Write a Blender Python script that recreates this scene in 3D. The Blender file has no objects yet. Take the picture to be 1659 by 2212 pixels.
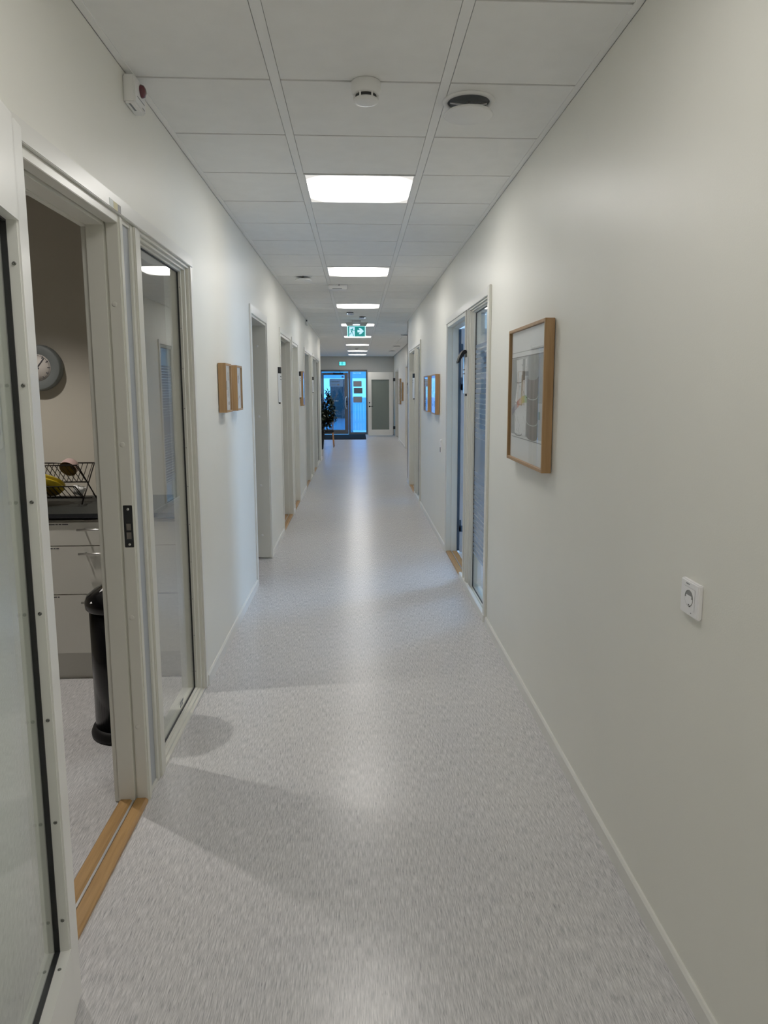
import bpy, bmesh, math, random
from mathutils import Vector, Matrix
random.seed(7)
PI = math.pi
scene = bpy.context.scene
col = scene.collection
LX, RX, HX, CE = -0.80, 0.834, 1.26, 2.641     # left wall, right wall, right wall of the far hall, ceiling
Y3, TL = 3.7308, 0.54                          # a ceiling joint line, tile length
EY = 23.6                                      # end wall

# ------------------------------------------------------------------ materials
def new_mat(name):
    m = bpy.data.materials.new(name); m.use_nodes = True
    nt = m.node_tree; nt.nodes.clear()
    out = nt.nodes.new('ShaderNodeOutputMaterial')
    return m, nt, out

def N(nt, t, **kw):
    n = nt.nodes.new(t)
    for k, v in kw.items():
        if k in n.inputs: n.inputs[k].default_value = v
        else: setattr(n, k, v)
    return n

def coords(nt, scale=(1, 1, 1), which='Object'):
    tc = nt.nodes.new('ShaderNodeTexCoord'); mp = nt.nodes.new('ShaderNodeMapping')
    mp.inputs['Scale'].default_value = scale
    nt.links.new(tc.outputs[which], mp.inputs['Vector'])
    return mp.outputs['Vector']

def geo_coords(nt, scale=(1, 1, 1)):
    g = nt.nodes.new('ShaderNodeNewGeometry'); mp = nt.nodes.new('ShaderNodeMapping')
    mp.inputs['Scale'].default_value = scale
    nt.links.new(g.outputs['Position'], mp.inputs['Vector'])
    return mp.outputs['Vector']

def c4(c): return (c[0], c[1], c[2], 1.0)

def paint(name, color, rough=0.5, var=0.03, scale=6.0, bump=0.0, bscale=300.0, metal=0.0, spec=0.5, coat=0.0):
    m, nt, out = new_mat(name)
    b = N(nt, 'ShaderNodeBsdfPrincipled', Roughness=rough, Metallic=metal)
    b.inputs['Specular IOR Level'].default_value = spec
    b.inputs['Coat Weight'].default_value = coat
    v = coords(nt)
    no = N(nt, 'ShaderNodeTexNoise', Scale=scale, Detail=3.0); nt.links.new(v, no.inputs['Vector'])
    rp = nt.nodes.new('ShaderNodeValToRGB')
    rp.color_ramp.elements[0].position = 0.3; rp.color_ramp.elements[1].position = 0.7
    rp.color_ramp.elements[0].color = c4([max(0, x * (1 - var)) for x in color])
    rp.color_ramp.elements[1].color = c4([min(1, x * (1 + var)) for x in color])
    nt.links.new(no.outputs['Fac'], rp.inputs['Fac']); nt.links.new(rp.outputs['Color'], b.inputs['Base Color'])
    if bump > 0:
        n2 = N(nt, 'ShaderNodeTexNoise', Scale=bscale, Detail=2.0); nt.links.new(v, n2.inputs['Vector'])
        bp = N(nt, 'ShaderNodeBump', Strength=bump, Distance=0.002)
        nt.links.new(n2.outputs['Fac'], bp.inputs['Height']); nt.links.new(bp.outputs['Normal'], b.inputs['Normal'])
    nt.links.new(b.outputs['BSDF'], out.inputs['Surface'])
    return m

def wood(name, ca, cb, axis=1, scale=1.0, rough=0.45):
    m, nt, out = new_mat(name)
    s = [40.0 * scale] * 3; s[axis] = 2.5 * scale
    b = N(nt, 'ShaderNodeBsdfPrincipled', Roughness=rough)
    no = N(nt, 'ShaderNodeTexNoise', Scale=1.6, Detail=6.0, Roughness=0.65); nt.links.new(coords(nt, s), no.inputs['Vector'])
    rp = nt.nodes.new('ShaderNodeValToRGB')
    rp.color_ramp.elements[0].position = 0.32; rp.color_ramp.elements[1].position = 0.68
    rp.color_ramp.elements[0].color = c4(ca); rp.color_ramp.elements[1].color = c4(cb)
    nt.links.new(no.outputs['Fac'], rp.inputs['Fac']); nt.links.new(rp.outputs['Color'], b.inputs['Base Color'])
    nt.links.new(b.outputs['BSDF'], out.inputs['Surface'])
    return m

def emis(name, color, strength, base=None):
    m, nt, out = new_mat(name)
    b = N(nt, 'ShaderNodeBsdfPrincipled', Roughness=0.4)
    b.inputs['Base Color'].default_value = c4(base or color)
    b.inputs['Emission Color'].default_value = c4(color); b.inputs['Emission Strength'].default_value = strength
    nt.links.new(b.outputs['BSDF'], out.inputs['Surface'])
    return m

def schlick(nt, mult=1.0, f0=0.04):
    """Reflectance of one glass surface from the viewing angle, the same from both sides."""
    lw = N(nt, 'ShaderNodeLayerWeight', Blend=0.5)
    pw = N(nt, 'ShaderNodeMath', operation='POWER'); pw.inputs[1].default_value = 5.0; nt.links.new(lw.outputs['Facing'], pw.inputs[0])
    ma = N(nt, 'ShaderNodeMath', operation='MULTIPLY_ADD'); ma.inputs[1].default_value = (1 - f0) * mult; ma.inputs[2].default_value = f0 * mult; ma.use_clamp = True
    nt.links.new(pw.outputs[0], ma.inputs[0]); return ma.outputs[0]

def glass_nodes(nt, tint=(0.93, 0.96, 0.94), refl=1.0, rough=0.0):
    tr = N(nt, 'ShaderNodeBsdfTransparent'); tr.inputs['Color'].default_value = c4(tint)
    gl = N(nt, 'ShaderNodeBsdfGlossy', Roughness=rough); gl.inputs['Color'].default_value = (1, 1, 1, 1)
    mx = nt.nodes.new('ShaderNodeMixShader')
    nt.links.new(schlick(nt, refl), mx.inputs['Fac']); nt.links.new(tr.outputs[0], mx.inputs[1]); nt.links.new(gl.outputs[0], mx.inputs[2])
    return mx.outputs[0]

def glass(name, tint=(0.93, 0.96, 0.94), refl=1.6):
    m, nt, out = new_mat(name)
    nt.links.new(glass_nodes(nt, tint, refl), out.inputs['Surface'])
    return m

def frosted(name, color, trans=0.6, refl=1.0):
    m, nt, out = new_mat(name)
    d = N(nt, 'ShaderNodeBsdfDiffuse'); d.inputs['Color'].default_value = c4(color)
    t = N(nt, 'ShaderNodeBsdfTranslucent'); t.inputs['Color'].default_value = c4(color)
    mx = N(nt, 'ShaderNodeMixShader', Fac=trans)
    nt.links.new(d.outputs[0], mx.inputs[1]); nt.links.new(t.outputs[0], mx.inputs[2])
    gl = N(nt, 'ShaderNodeBsdfGlossy', Roughness=0.05)
    m2 = nt.nodes.new('ShaderNodeMixShader')
    nt.links.new(schlick(nt), m2.inputs['Fac']); nt.links.new(mx.outputs[0], m2.inputs[1]); nt.links.new(gl.outputs[0], m2.inputs[2])
    nt.links.new(m2.outputs[0], out.inputs['Surface'])
    return m

def stripe_film(name):
    """Clear pane carrying a frosted film cut into horizontal bands: thin bands at both ends, solid in the middle."""
    m, nt, out = new_mat(name)
    g = glass_nodes(nt, (0.94, 0.97, 0.98), 1.0)
    d = N(nt, 'ShaderNodeBsdfDiffuse'); d.inputs['Color'].default_value = (0.26, 0.35, 0.45, 1)
    t = N(nt, 'ShaderNodeBsdfTranslucent'); t.inputs['Color'].default_value = (0.30, 0.40, 0.52, 1)
    fm = N(nt, 'ShaderNodeMixShader', Fac=0.5); nt.links.new(d.outputs[0], fm.inputs[1]); nt.links.new(t.outputs[0], fm.inputs[2])
    geo = nt.nodes.new('ShaderNodeNewGeometry'); sp = nt.nodes.new('ShaderNodeSeparateXYZ')
    nt.links.new(geo.outputs['Position'], sp.inputs[0])
    # density by height
    ramp = nt.nodes.new('ShaderNodeValToRGB')
    mr = N(nt, 'ShaderNodeMapRange'); mr.inputs['From Min'].default_value = 0.30; mr.inputs['From Max'].default_value = 1.86
    nt.links.new(sp.outputs['Z'], mr.inputs['Value']); nt.links.new(mr.outputs[0], ramp.inputs['Fac'])
    e = ramp.color_ramp.elements
    e[0].position = 0.0; e[0].color = (0.62, 0.62, 0.62, 1); e[1].position = 1.0; e[1].color = (0.62, 0.62, 0.62, 1)
    for p, v in ((0.40, 0.84), (0.42, 1.0), (0.55, 1.0), (0.57, 0.90)):
        q = e.new(p); q.color = (v, v, v, 1)
    fr = N(nt, 'ShaderNodeMath', operation='MULTIPLY'); fr.inputs[1].default_value = 1 / 0.036
    nt.links.new(sp.outputs['Z'], fr.inputs[0])
    fc = N(nt, 'ShaderNodeMath', operation='FRACT'); nt.links.new(fr.outputs[0], fc.inputs[0])
    lt = N(nt, 'ShaderNodeMath', operation='LESS_THAN'); nt.links.new(fc.outputs[0], lt.inputs[0]); nt.links.new(ramp.outputs['Color'], lt.inputs[1])
    a = N(nt, 'ShaderNodeMath', operation='GREATER_THAN'); a.inputs[1].default_value = 0.30; nt.links.new(sp.outputs['Z'], a.inputs[0])
    b2 = N(nt, 'ShaderNodeMath', operation='LESS_THAN'); b2.inputs[1].default_value = 1.86; nt.links.new(sp.outputs['Z'], b2.inputs[0])
    p1 = N(nt, 'ShaderNodeMath', operation='MULTIPLY'); nt.links.new(a.outputs[0], p1.inputs[0]); nt.links.new(b2.outputs[0], p1.inputs[1])
    p2 = N(nt, 'ShaderNodeMath', operation='MULTIPLY'); nt.links.new(p1.outputs[0], p2.inputs[0]); nt.links.new(lt.outputs[0], p2.inputs[1])
    mx = nt.nodes.new('ShaderNodeMixShader')
    # keep some gloss of the pane over the film
    gl = N(nt, 'ShaderNodeBsdfGlossy', Roughness=0.03)
    fm2 = nt.nodes.new('ShaderNodeMixShader'); nt.links.new(schlick(nt), fm2.inputs['Fac'])
    nt.links.new(fm.outputs[0], fm2.inputs[1]); nt.links.new(gl.outputs[0], fm2.inputs[2])
    nt.links.new(p2.outputs[0], mx.inputs['Fac']); nt.links.new(g, mx.inputs[1]); nt.links.new(fm2.outputs[0], mx.inputs[2])
    nt.links.new(mx.outputs[0], out.inputs['Surface'])
    return m

def floor_mat():
    m, nt, out = new_mat('vinyl_floor')
    b = N(nt, 'ShaderNodeBsdfPrincipled')
    b.inputs['Specular IOR Level'].default_value = 0.42
    def noise(scale, detail, rough=0.6):
        n = N(nt, 'ShaderNodeTexNoise', Scale=1.0, Detail=detail, Roughness=rough)
        nt.links.new(geo_coords(nt, scale), n.inputs['Vector']); return n.outputs['Fac']
    def ramp(f, stops):
        r = nt.nodes.new('ShaderNodeValToRGB'); e = r.color_ramp.elements
        e[0].position, e[0].color = stops[0][0], c4(stops[0][1]); e[1].position, e[1].color = stops[-1][0], c4(stops[-1][1])
        for p, c in stops[1:-1]:
            q = e.new(p); q.color = c4(c)
        nt.links.new(f, r.inputs['Fac']); return r.outputs['Color']
    def mul(a, bb, f=1.0):
        x = nt.nodes.new('ShaderNodeMix'); x.data_type = 'RGBA'; x.blend_type = 'MULTIPLY'; x.inputs['Factor'].default_value = f
        nt.links.new(a, x.inputs[6]); nt.links.new(bb, x.inputs[7]); return x.outputs[2]
    streak = ramp(noise((340, 22, 1), 2.0), [(0.30, FLOOR_A), (0.5, FLOOR_B), (0.70, FLOOR_C)])
    fleck = ramp(noise((310, 24, 1), 1.0), [(0.0, (0.50, 0.50, 0.52)), (0.285, (0.62, 0.61, 0.62)), (0.34, (1, 1, 1)), (1.0, (1, 1, 1))])
    light = ramp(noise((120, 26, 1), 1.0), [(0.0, (1, 1, 1)), (0.62, (1, 1, 1)), (0.70, (1.0, 1.0, 0.98)), (1.0, (1, 1, 1))])
    big = ramp(noise((2.2, 1.3, 1), 3.0), [(0.3, (0.95, 0.95, 0.965)), (0.7, (1.0, 0.995, 0.985))])
    c = mul(mul(mul(streak, fleck), light), big)
    nt.links.new(c, b.inputs['Base Color'])
    rr = N(nt, 'ShaderNodeMapRange'); rr.inputs['To Min'].default_value = 0.21; rr.inputs['To Max'].default_value = 0.30
    nt.links.new(noise((90, 20, 1), 2.0), rr.inputs['Value']); nt.links.new(rr.outputs[0], b.inputs['Roughness'])
    bp = N(nt, 'ShaderNodeBump', Strength=0.06, Distance=0.001); nt.links.new(noise((160, 60, 1), 2.0), bp.inputs['Height'])
    nt.links.new(bp.outputs['Normal'], b.inputs['Normal'])
    nt.links.new(b.outputs['BSDF'], out.inputs['Surface'])
    return m

FLOOR_A, FLOOR_B, FLOOR_C = (0.38, 0.376, 0.395), (0.575, 0.565, 0.575), (0.77, 0.75, 0.755)
LAMP = 17.2

def lamp_mat(k=1.0):
    m, nt, out = new_mat('lamp_diffuser')
    tc = nt.nodes.new('ShaderNodeTexCoord')
    ma = N(nt, 'ShaderNodeVectorMath', operation='SUBTRACT'); ma.inputs[1].default_value = (0.5, 0.5, 0.5)
    nt.links.new(tc.outputs['Generated'], ma.inputs[0])
    mb = N(nt, 'ShaderNodeVectorMath', operation='MULTIPLY'); mb.inputs[1].default_value = (1, 1, 0)
    nt.links.new(ma.outputs[0], mb.inputs[0])
    ln = N(nt, 'ShaderNodeVectorMath', operation='LENGTH'); nt.links.new(mb.outputs[0], ln.inputs[0])
    mr = N(nt, 'ShaderNodeMapRange'); mr.inputs['From Min'].default_value = 0.15; mr.inputs['From Max'].default_value = 0.62
    mr.inputs['To Min'].default_value = 1.27; mr.inputs['To Max'].default_value = 0.046
    nt.links.new(ln.outputs['Value'], mr.inputs['Value'])
    mu = N(nt, 'ShaderNodeMath', operation='MULTIPLY'); mu.inputs[1].default_value = LAMP * k
    nt.links.new(mr.outputs[0], mu.inputs[0])
    e = N(nt, 'ShaderNodeEmission'); e.inputs['Color'].default_value = (1.0, 0.972, 0.91, 1)
    nt.links.new(mu.outputs[0], e.inputs['Strength']); nt.links.new(e.outputs[0], out.inputs['Surface'])
    return m

M = {}
M['wall'] = paint('wall_paint', (0.835, 0.825, 0.762), 0.42, 0.015, 2.0, 0.10, 240.0)
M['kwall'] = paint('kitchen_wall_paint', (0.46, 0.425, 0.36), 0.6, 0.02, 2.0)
M['roomwall'] = paint('office_wall_paint', (0.70, 0.70, 0.68), 0.6, 0.02, 2.0)
M['ceil'] = paint('ceiling_tile', (0.85, 0.85, 0.835), 0.9, 0.02, 12.0, 0.12, 180.0)
M['rail'] = paint('ceiling_rail', (0.87, 0.87, 0.855), 0.5, 0.01)
M['throat'] = paint('vent_throat', (0.10, 0.11, 0.12), 0.6, 0.1)
M['dark'] = paint('dark_void', (0.03, 0.03, 0.03), 0.8, 0.02)
M['frame'] = paint('frame_lacquer', (0.70, 0.69, 0.625), 0.30, 0.015, 3.0)
M['casing'] = paint('casing_gloss_white', (0.78, 0.77, 0.73), 0.30, 0.015, 3.0)
M['leaf'] = paint('door_leaf_white', (0.86, 0.855, 0.82), 0.25, 0.01, 3.0)
M['panel'] = paint('blue_grey_panel', (0.33, 0.355, 0.39), 0.30, 0.02)
M['oak'] = wood('oak_threshold', (0.32, 0.165, 0.048), (0.45, 0.25, 0.085), 1)
M['oakframe'] = wood('oak_picture_frame', (0.30, 0.165, 0.065), (0.41, 0.24, 0.105), 2)
M['chairwood'] = wood('chair_wood', (0.36, 0.14, 0.05), (0.5, 0.22, 0.09), 2)
M['steel'] = paint('brushed_steel', (0.62, 0.61, 0.59), 0.28, 0.05, 40, metal=1.0)
M['screwsteel'] = paint('screw_steel', (0.16, 0.16, 0.15), 0.3, 0.05, 40, metal=0.9)
M['alu'] = paint('aluminium_strip', (0.60, 0.60, 0.61), 0.35, 0.03, 40, metal=0.8)
M['darksteel'] = paint('dark_strike_plate', (0.045, 0.047, 0.05), 0.35, 0.05, 40, metal=0.6)
M['gasket'] = paint('black_gasket', (0.006, 0.006, 0.008), 0.5, 0.0)
M['black'] = paint('black_plastic', (0.007, 0.007, 0.008), 0.55, 0.02, spec=0.2)
M['blackgloss'] = paint('black_gloss', (0.004, 0.004, 0.005), 0.18, 0.0, spec=0.25)
M['white'] = paint('white_plastic', (0.80, 0.80, 0.79), 0.35, 0.01)
M['socket'] = paint('socket_plastic', (0.93, 0.92, 0.94), 0.30, 0.01)
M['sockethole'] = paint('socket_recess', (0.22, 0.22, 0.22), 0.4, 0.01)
M['red'] = paint('dark_red_lens', (0.09, 0.012, 0.02), 0.25, 0.02)
M['glass'] = glass('clear_glass', (0.97, 0.985, 0.975), 1.0)
M['glassdoor'] = glass('door_glass', (0.93, 0.965, 0.945), 1.2)
M['glassart'] = glass('picture_glass', (0.985, 0.99, 0.99), 0.6)
M['film'] = stripe_film('striped_film_glass')
M['frost'] = frosted('frosted_glass', (0.24, 0.28, 0.255), 0.2)
M['floor'] = floor_mat()
M['lamp'] = lamp_mat(); M['lampfar'] = lamp_mat(0.82); M['lampend'] = lamp_mat(1.05)
M['cabinet'] = paint('cabinet_front', (0.63, 0.61, 0.555), 0.45, 0.01)
M['plinth'] = paint('cabinet_plinth', (0.50, 0.485, 0.44), 0.5, 0.02)
M['worktop'] = paint('dark_worktop', (0.014, 0.016, 0.015), 0.55, 0.25, 60, spec=0.25)
M['worktopedge'] = paint('worktop_edge', (0.012, 0.014, 0.017), 0.4, 0.1, 60)
M['wire'] = paint('dark_wire', (0.03, 0.026, 0.024), 0.3, 0.02, metal=0.7)
M['yellow'] = paint('yellow_plate', (0.55, 0.39, 0.02), 0.3, 0.02)
M['pink'] = paint('pink_ceramic', (0.40, 0.27, 0.25), 0.4, 0.03)
M['brown'] = paint('brown_glaze', (0.035, 0.018, 0.014), 0.4, 0.03)
M['clockrim'] = paint('clock_grey', (0.15, 0.165, 0.165), 0.5, 0.01)
M['dial'] = paint('clock_dial', (0.62, 0.57, 0.53), 0.5, 0.01)
M['anthracite'] = paint('anthracite_aluminium', (0.10, 0.105, 0.115), 0.45, 0.02)
M['mountgrey'] = paint('sign_mount_grey', (0.42, 0.42, 0.41), 0.5, 0.02)
M['mat'] = paint('entrance_mat', (0.012, 0.013, 0.016), 0.95, 0.2, 200, spec=0.05)
M['paper'] = paint('paper_white', (0.74, 0.74, 0.74), 0.7, 0.01)
M['papergrey'] = paint('paper_grey', (0.30, 0.30, 0.33), 0.7, 0.02)
M['paperdark'] = paint('paper_dark', (0.11, 0.12, 0.14), 0.7, 0.02)
M['leafgreen'] = paint('plant_leaf', (0.022, 0.036, 0.020), 0.35, 0.5, 9)
M['stem'] = paint('plant_stem', (0.06, 0.045, 0.03), 0.7, 0.1)
M['fabric'] = paint('dark_seat_fabric', (0.02, 0.022, 0.026), 0.9, 0.1, 200)
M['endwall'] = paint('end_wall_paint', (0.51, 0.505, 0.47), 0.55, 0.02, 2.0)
M['exitgreen'] = emis('exit_green', (0.0, 0.26, 0.25), 0.55, (0.0, 0.25, 0.23))
M['exitwhite'] = emis('exit_white', (0.45, 0.80, 1.0), 0.95, (0.5, 0.8, 0.9))
M['exitedge'] = emis('exit_edge', (0.40, 0.92, 0.92), 0.9, (0.6, 0.9, 0.9))
M['exitfar'] = emis('exit_far_cyan', (0.08, 0.85, 0.88), 1.0, (0.3, 0.9, 0.9))
M['led'] = emis('white_led', (0.7, 0.85, 1.0), 1.5)
M['sensor'] = paint('sensor_plastic', (0.55, 0.62, 0.80), 0.3, 0.02)
M['mark'] = paint('dark_marking', (0.05, 0.05, 0.06), 0.6, 0.0)
M['greymark'] = paint('grey_marking', (0.20, 0.21, 0.23), 0.6, 0.0)
M['ground'] = paint('outside_paving', (0.42, 0.45, 0.48), 0.8, 0.1, 3)
M['fence'] = paint('outside_fence', (0.16, 0.40, 0.62), 0.6, 0.05, 3)
M['facade'] = paint('outside_facade', (0.80, 0.82, 0.80), 0.7, 0.04, 2)
M['porchdark'] = paint('outside_porch_dark', (0.010, 0.020, 0.032), 0.6, 0.1, 2)
M['facadeblue'] = paint('outside_dark_glazing', (0.10, 0.24, 0.40), 0.3, 0.1, 2)
M['greyleaf'] = paint('office_door_leaf', (0.42, 0.45, 0.52), 0.4, 0.02)
M['bluehinge'] = paint('hinge_dark', (0.05, 0.075, 0.12), 0.35, 0.05, metal=0.4)
M['labelyellow'] = paint('label_yellow', (0.55, 0.50, 0.22), 0.5, 0.02)
M['labelgrey'] = paint('label_grey', (0.20, 0.20, 0.19), 0.5, 0.02)
M['labelgreen'] = paint('label_pale', (0.50, 0.56, 0.52), 0.4, 0.05, 60)

# ------------------------------------------------------------------ mesh building
class MB:
    def __init__(s): s.bm = bmesh.new(); s.i = 0; s.mats = []
    def mat(s, m):
        if m not in s.mats: s.mats.append(m)
        s.i = s.mats.index(m); return s
    def face(s, vs, smooth=False):
        try: f = s.bm.faces.new(vs)
        except ValueError: return None
        f.material_index = s.i; f.smooth = smooth; return f
    def poly(s, pts, smooth=False):
        return s.face([s.bm.verts.new(p) for p in pts], smooth)
    def box(s, x0, x1, y0, y1, z0, z1, bev=0.0):
        if x1 < x0: x0, x1 = x1, x0
        if y1 < y0: y0, y1 = y1, y0
        if z1 < z0: z0, z1 = z1, z0
        v = [s.bm.verts.new((x, y, z)) for x in (x0, x1) for y in (y0, y1) for z in (z0, z1)]
        fs = [s.face([v[k] for k in q]) for q in ((0, 1, 3, 2), (4, 6, 7, 5), (0, 4, 5, 1), (2, 3, 7, 6), (0, 2, 6, 4), (1, 5, 7, 3))]
        if bev > 0:
            es = list({e for f in fs for e in f.edges})
            r = bmesh.ops.bevel(s.bm, geom=es, offset=bev, segments=2, affect='EDGES', clamp_overlap=True)
            for f in r['faces']: f.material_index = s.i
        return s
    def prism(s, pts, d):
        """Closed 3D polygon pts extruded by vector d."""
        a = [s.bm.verts.new(p) for p in pts]; b = [s.bm.verts.new(Vector(p) + Vector(d)) for p in pts]
        s.face(a[::-1]); s.face(b); n = len(a)
        for i in range(n): s.face([a[i], a[(i + 1) % n], b[(i + 1) % n], b[i]])
        return s
    def frame_axes(s, axis):
        z = Vector(axis).normalized(); t = Vector((0, 0, 1)) if abs(z.z) < 0.9 else Vector((1, 0, 0))
        x = t.cross(z).normalized(); y = z.cross(x); return x, y, z
    def lathe(s, c, prof, axis=(0, 0, 1), seg=32, smooth=True, caps=True):
        """prof: (radius, height) pairs along the axis from c."""
        x, y, z = s.frame_axes(axis); c = Vector(c); rings = []
        for r, h in prof:
            if r <= 1e-6: rings.append([s.bm.verts.new(c + z * h)])
            else: rings.append([s.bm.verts.new(c + z * h + (x * math.cos(2 * PI * k / seg) + y * math.sin(2 * PI * k / seg)) * r) for k in range(seg)])
        for a, b in zip(rings, rings[1:]):
            for k in range(seg):
                k2 = (k + 1) % seg
                if len(a) == 1 and len(b) == 1: continue
                if len(a) == 1: s.face([a[0], b[k2], b[k]][::-1], smooth)
                elif len(b) == 1: s.face([a[k], a[k2], b[0]], smooth)
                else: s.face([a[k], a[k2], b[k2], b[k]], smooth)
        if caps:
            if len(rings[0]) > 1: s.face(rings[0][::-1])
            if len(rings[-1]) > 1: s.face(rings[-1])
        return s
    def cyl(s, a, b, r, r2=None, seg=16):
        a, b = Vector(a), Vector(b)
        return s.lathe(a, [(r, 0), (r if r2 is None else r2, (b - a).length)], (b - a), seg)
    def tube(s, pts, r, seg=8):
        pts = [Vector(p) for p in pts]; rings = []
        for i, p in enumerate(pts):
            d = (pts[min(i + 1, len(pts) - 1)] - pts[max(i - 1, 0)])
            x, y, z = s.frame_axes(d)
            if rings:
                px_ = s._px; x = (px_ - z * px_.dot(z)).normalized(); y = z.cross(x)
            s._px = x
            rings.append([s.bm.verts.new(p + (x * math.cos(2 * PI * k / seg) + y * math.sin(2 * PI * k / seg)) * r) for k in range(seg)])
        for a, b in zip(rings, rings[1:]):
            for k in range(seg): s.face([a[k], a[(k + 1) % seg], b[(k + 1) % seg], b[k]], True)
        s.face(rings[0][::-1]); s.face(rings[-1]); return s
    def build(s, name, mat=None, parent=None, local=False, origin=None):
        me = bpy.data.meshes.new(name)
        off = Vector((0, 0, 0))
        if parent is not None and not local: off = ORG[parent.name]
        elif origin is not None: off = Vector(origin)
        bmesh.ops.recalc_face_normals(s.bm, faces=s.bm.faces)
        if off.length > 0: bmesh.ops.translate(s.bm, vec=-off, verts=s.bm.verts)
        s.bm.to_mesh(me); s.bm.free()
        for m in (s.mats or [mat]): me.materials.append(M[m] if isinstance(m, str) else m)
        o = bpy.data.objects.new(name, me); col.objects.link(o)
        if parent is not None: o.parent = parent; ORG[o.name] = ORG[parent.name].copy()
        else: o.location = off; ORG[o.name] = off.copy()
        return o
ORG = {}

def tag(o, label=None, cat=None, group=None, kind=None):
    if label: o['label'] = label
    if cat: o['category'] = cat
    if group: o['group'] = group
    if kind: o['kind'] = kind
    return o

def thing(name, loc, label, cat, group=None, kind=None, rotz=0.0):
    o = bpy.data.objects.new(name, None); col.objects.link(o); o.empty_display_size = 0.1
    o.location = loc; o.rotation_euler = (0, 0, rotz); ORG[o.name] = Vector(loc)
    return tag(o, label, cat, group, kind)

# wall frame of reference: side -1 = left wall, +1 = right wall; n = distance out of the wall into the corridor
class Side:
    def __init__(s, x, sg): s.x = x; s.sg = sg
    def X(s, n): return s.x - s.sg * n
    def box(s, mb, n0, n1, y0, y1, z0, z1, bev=0.0): return mb.box(s.X(n0), s.X(n1), y0, y1, z0, z1, bev)
    def P(s, n, y, z): return (s.X(n), y, z)
LW, RW, HW = Side(LX, -1), Side(RX, 1), Side(HX, 1)
WT = 0.105

def wall_with_holes(side, y0, y1, holes, ztop=CE + 0.1, mat='wall'):
    mb = MB(); y = y0
    for a, b, zt in sorted(holes):
        side.box(mb, -WT, 0, y, a, 0, ztop); side.box(mb, -WT, 0, a, b, zt, ztop); y = b
    side.box(mb, -WT, 0, y, y1, 0, ztop)
    return mb

# ------------------------------------------------------------------ setting
mb = MB(); mb.box(-3.6, 4.2, -2.7, EY + 0.1, -0.1, 0)
tag(mb.build('floor', 'floor'), 'light grey speckled vinyl floor running the length of the corridor', 'floor', kind='structure')

RAIL_L, RAIL_R, RWD = -0.2836, 0.3314, 0.0175
def ceiling():
    mb = MB()
    mb.mat('ceil')
    lines = []; k = -12
    while True:
        y = Y3 + k * TL
        if y > EY + 0.1: break
        lines.append(y); k += 1
    def colm(x0, x1, ya, yb):
        for y in lines:
            a, b = max(y, ya), min(y + TL, yb)
            if b - a < 0.02: continue
            mb.box(x0 + 0.002, x1 - 0.002, a + 0.0055, b - 0.0055, CE, CE + 0.016, 0.001)
    colm(LX + 0.022, RAIL_L - RWD, -2.7, 15.4)
    colm(RAIL_L + RWD, RAIL_R - RWD, -2.7, EY)
    colm(RAIL_R + RWD, RX - 0.022, -2.7, 11.42)
    colm(RAIL_R + RWD, 0.946 - RWD, 11.42, EY)
    colm(0.946 + RWD, HX - 0.02, 11.42, EY)
    colm(-0.898 + RWD, RAIL_L - RWD, 15.4, EY)
    colm(-1.513 + RWD, -0.898 - RWD, 15.4, EY)
    colm(-1.95, -1.513 - RWD, 15.4, EY)
    mb.mat('dark'); mb.box(-3.6, 4.2, -2.7, EY + 0.1, CE + 0.0165, CE + 0.1)
    mb.mat('ceil')
    mb.box(-3.6, LX - WT, -2.7, 15.3, CE, CE + 0.0164); mb.box(HX + WT, 4.2, -2.7, EY, CE, CE + 0.0164); mb.box(RX + WT, HX + WT, -2.7, 11.4 - WT, CE, CE + 0.0164)
    return mb.build('ceiling')
tag(ceiling(), 'suspended ceiling of pale grey mineral tiles with thin dark joints', 'ceiling', kind='structure')

def strip(name, label, x, ya, yb, w=RWD):
    mb = MB(); mb.box(x - w, x + w, ya, yb, CE + 0.001, CE + 0.014, 0.001)
    tag(mb.build(name, 'rail'), label, 'ceiling trim', kind='structure')
strip('trim_1', 'white ceiling rail along the left edge of the lamps', RAIL_L, -2.7, EY)
strip('trim_2', 'white ceiling rail along the right edge of the lamps', RAIL_R, -2.7, EY)
strip('trim_3', 'white ceiling rail at the right of the wide hall at the far end', 0.946, 11.42, EY)
strip('trim_4', 'white ceiling rail at the left of the wide hall at the far end', -0.898, 15.4, EY)
for nm, lb, xa, xb, ya, yb in (('trim_5', 'white angle trim where the ceiling meets the left wall', LX, LX + 0.026, -2.7, 15.4), ('trim_6', 'white angle trim where the ceiling meets the right wall', RX - 0.026, RX, -2.7, 11.42)):
    mb = MB(); mb.box(xa, xb, ya, yb, CE - 0.003, CE + 0.001)
    xi = xa if xa < 0 else xb
    mb.box(xi - (0 if xa < 0 else 0.002), xi + (0.002 if xa < 0 else 0), ya, yb, CE - 0.003, CE + 0.02)
    tag(mb.build(nm, 'rail'), lb, 'ceiling trim', kind='structure')

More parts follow.
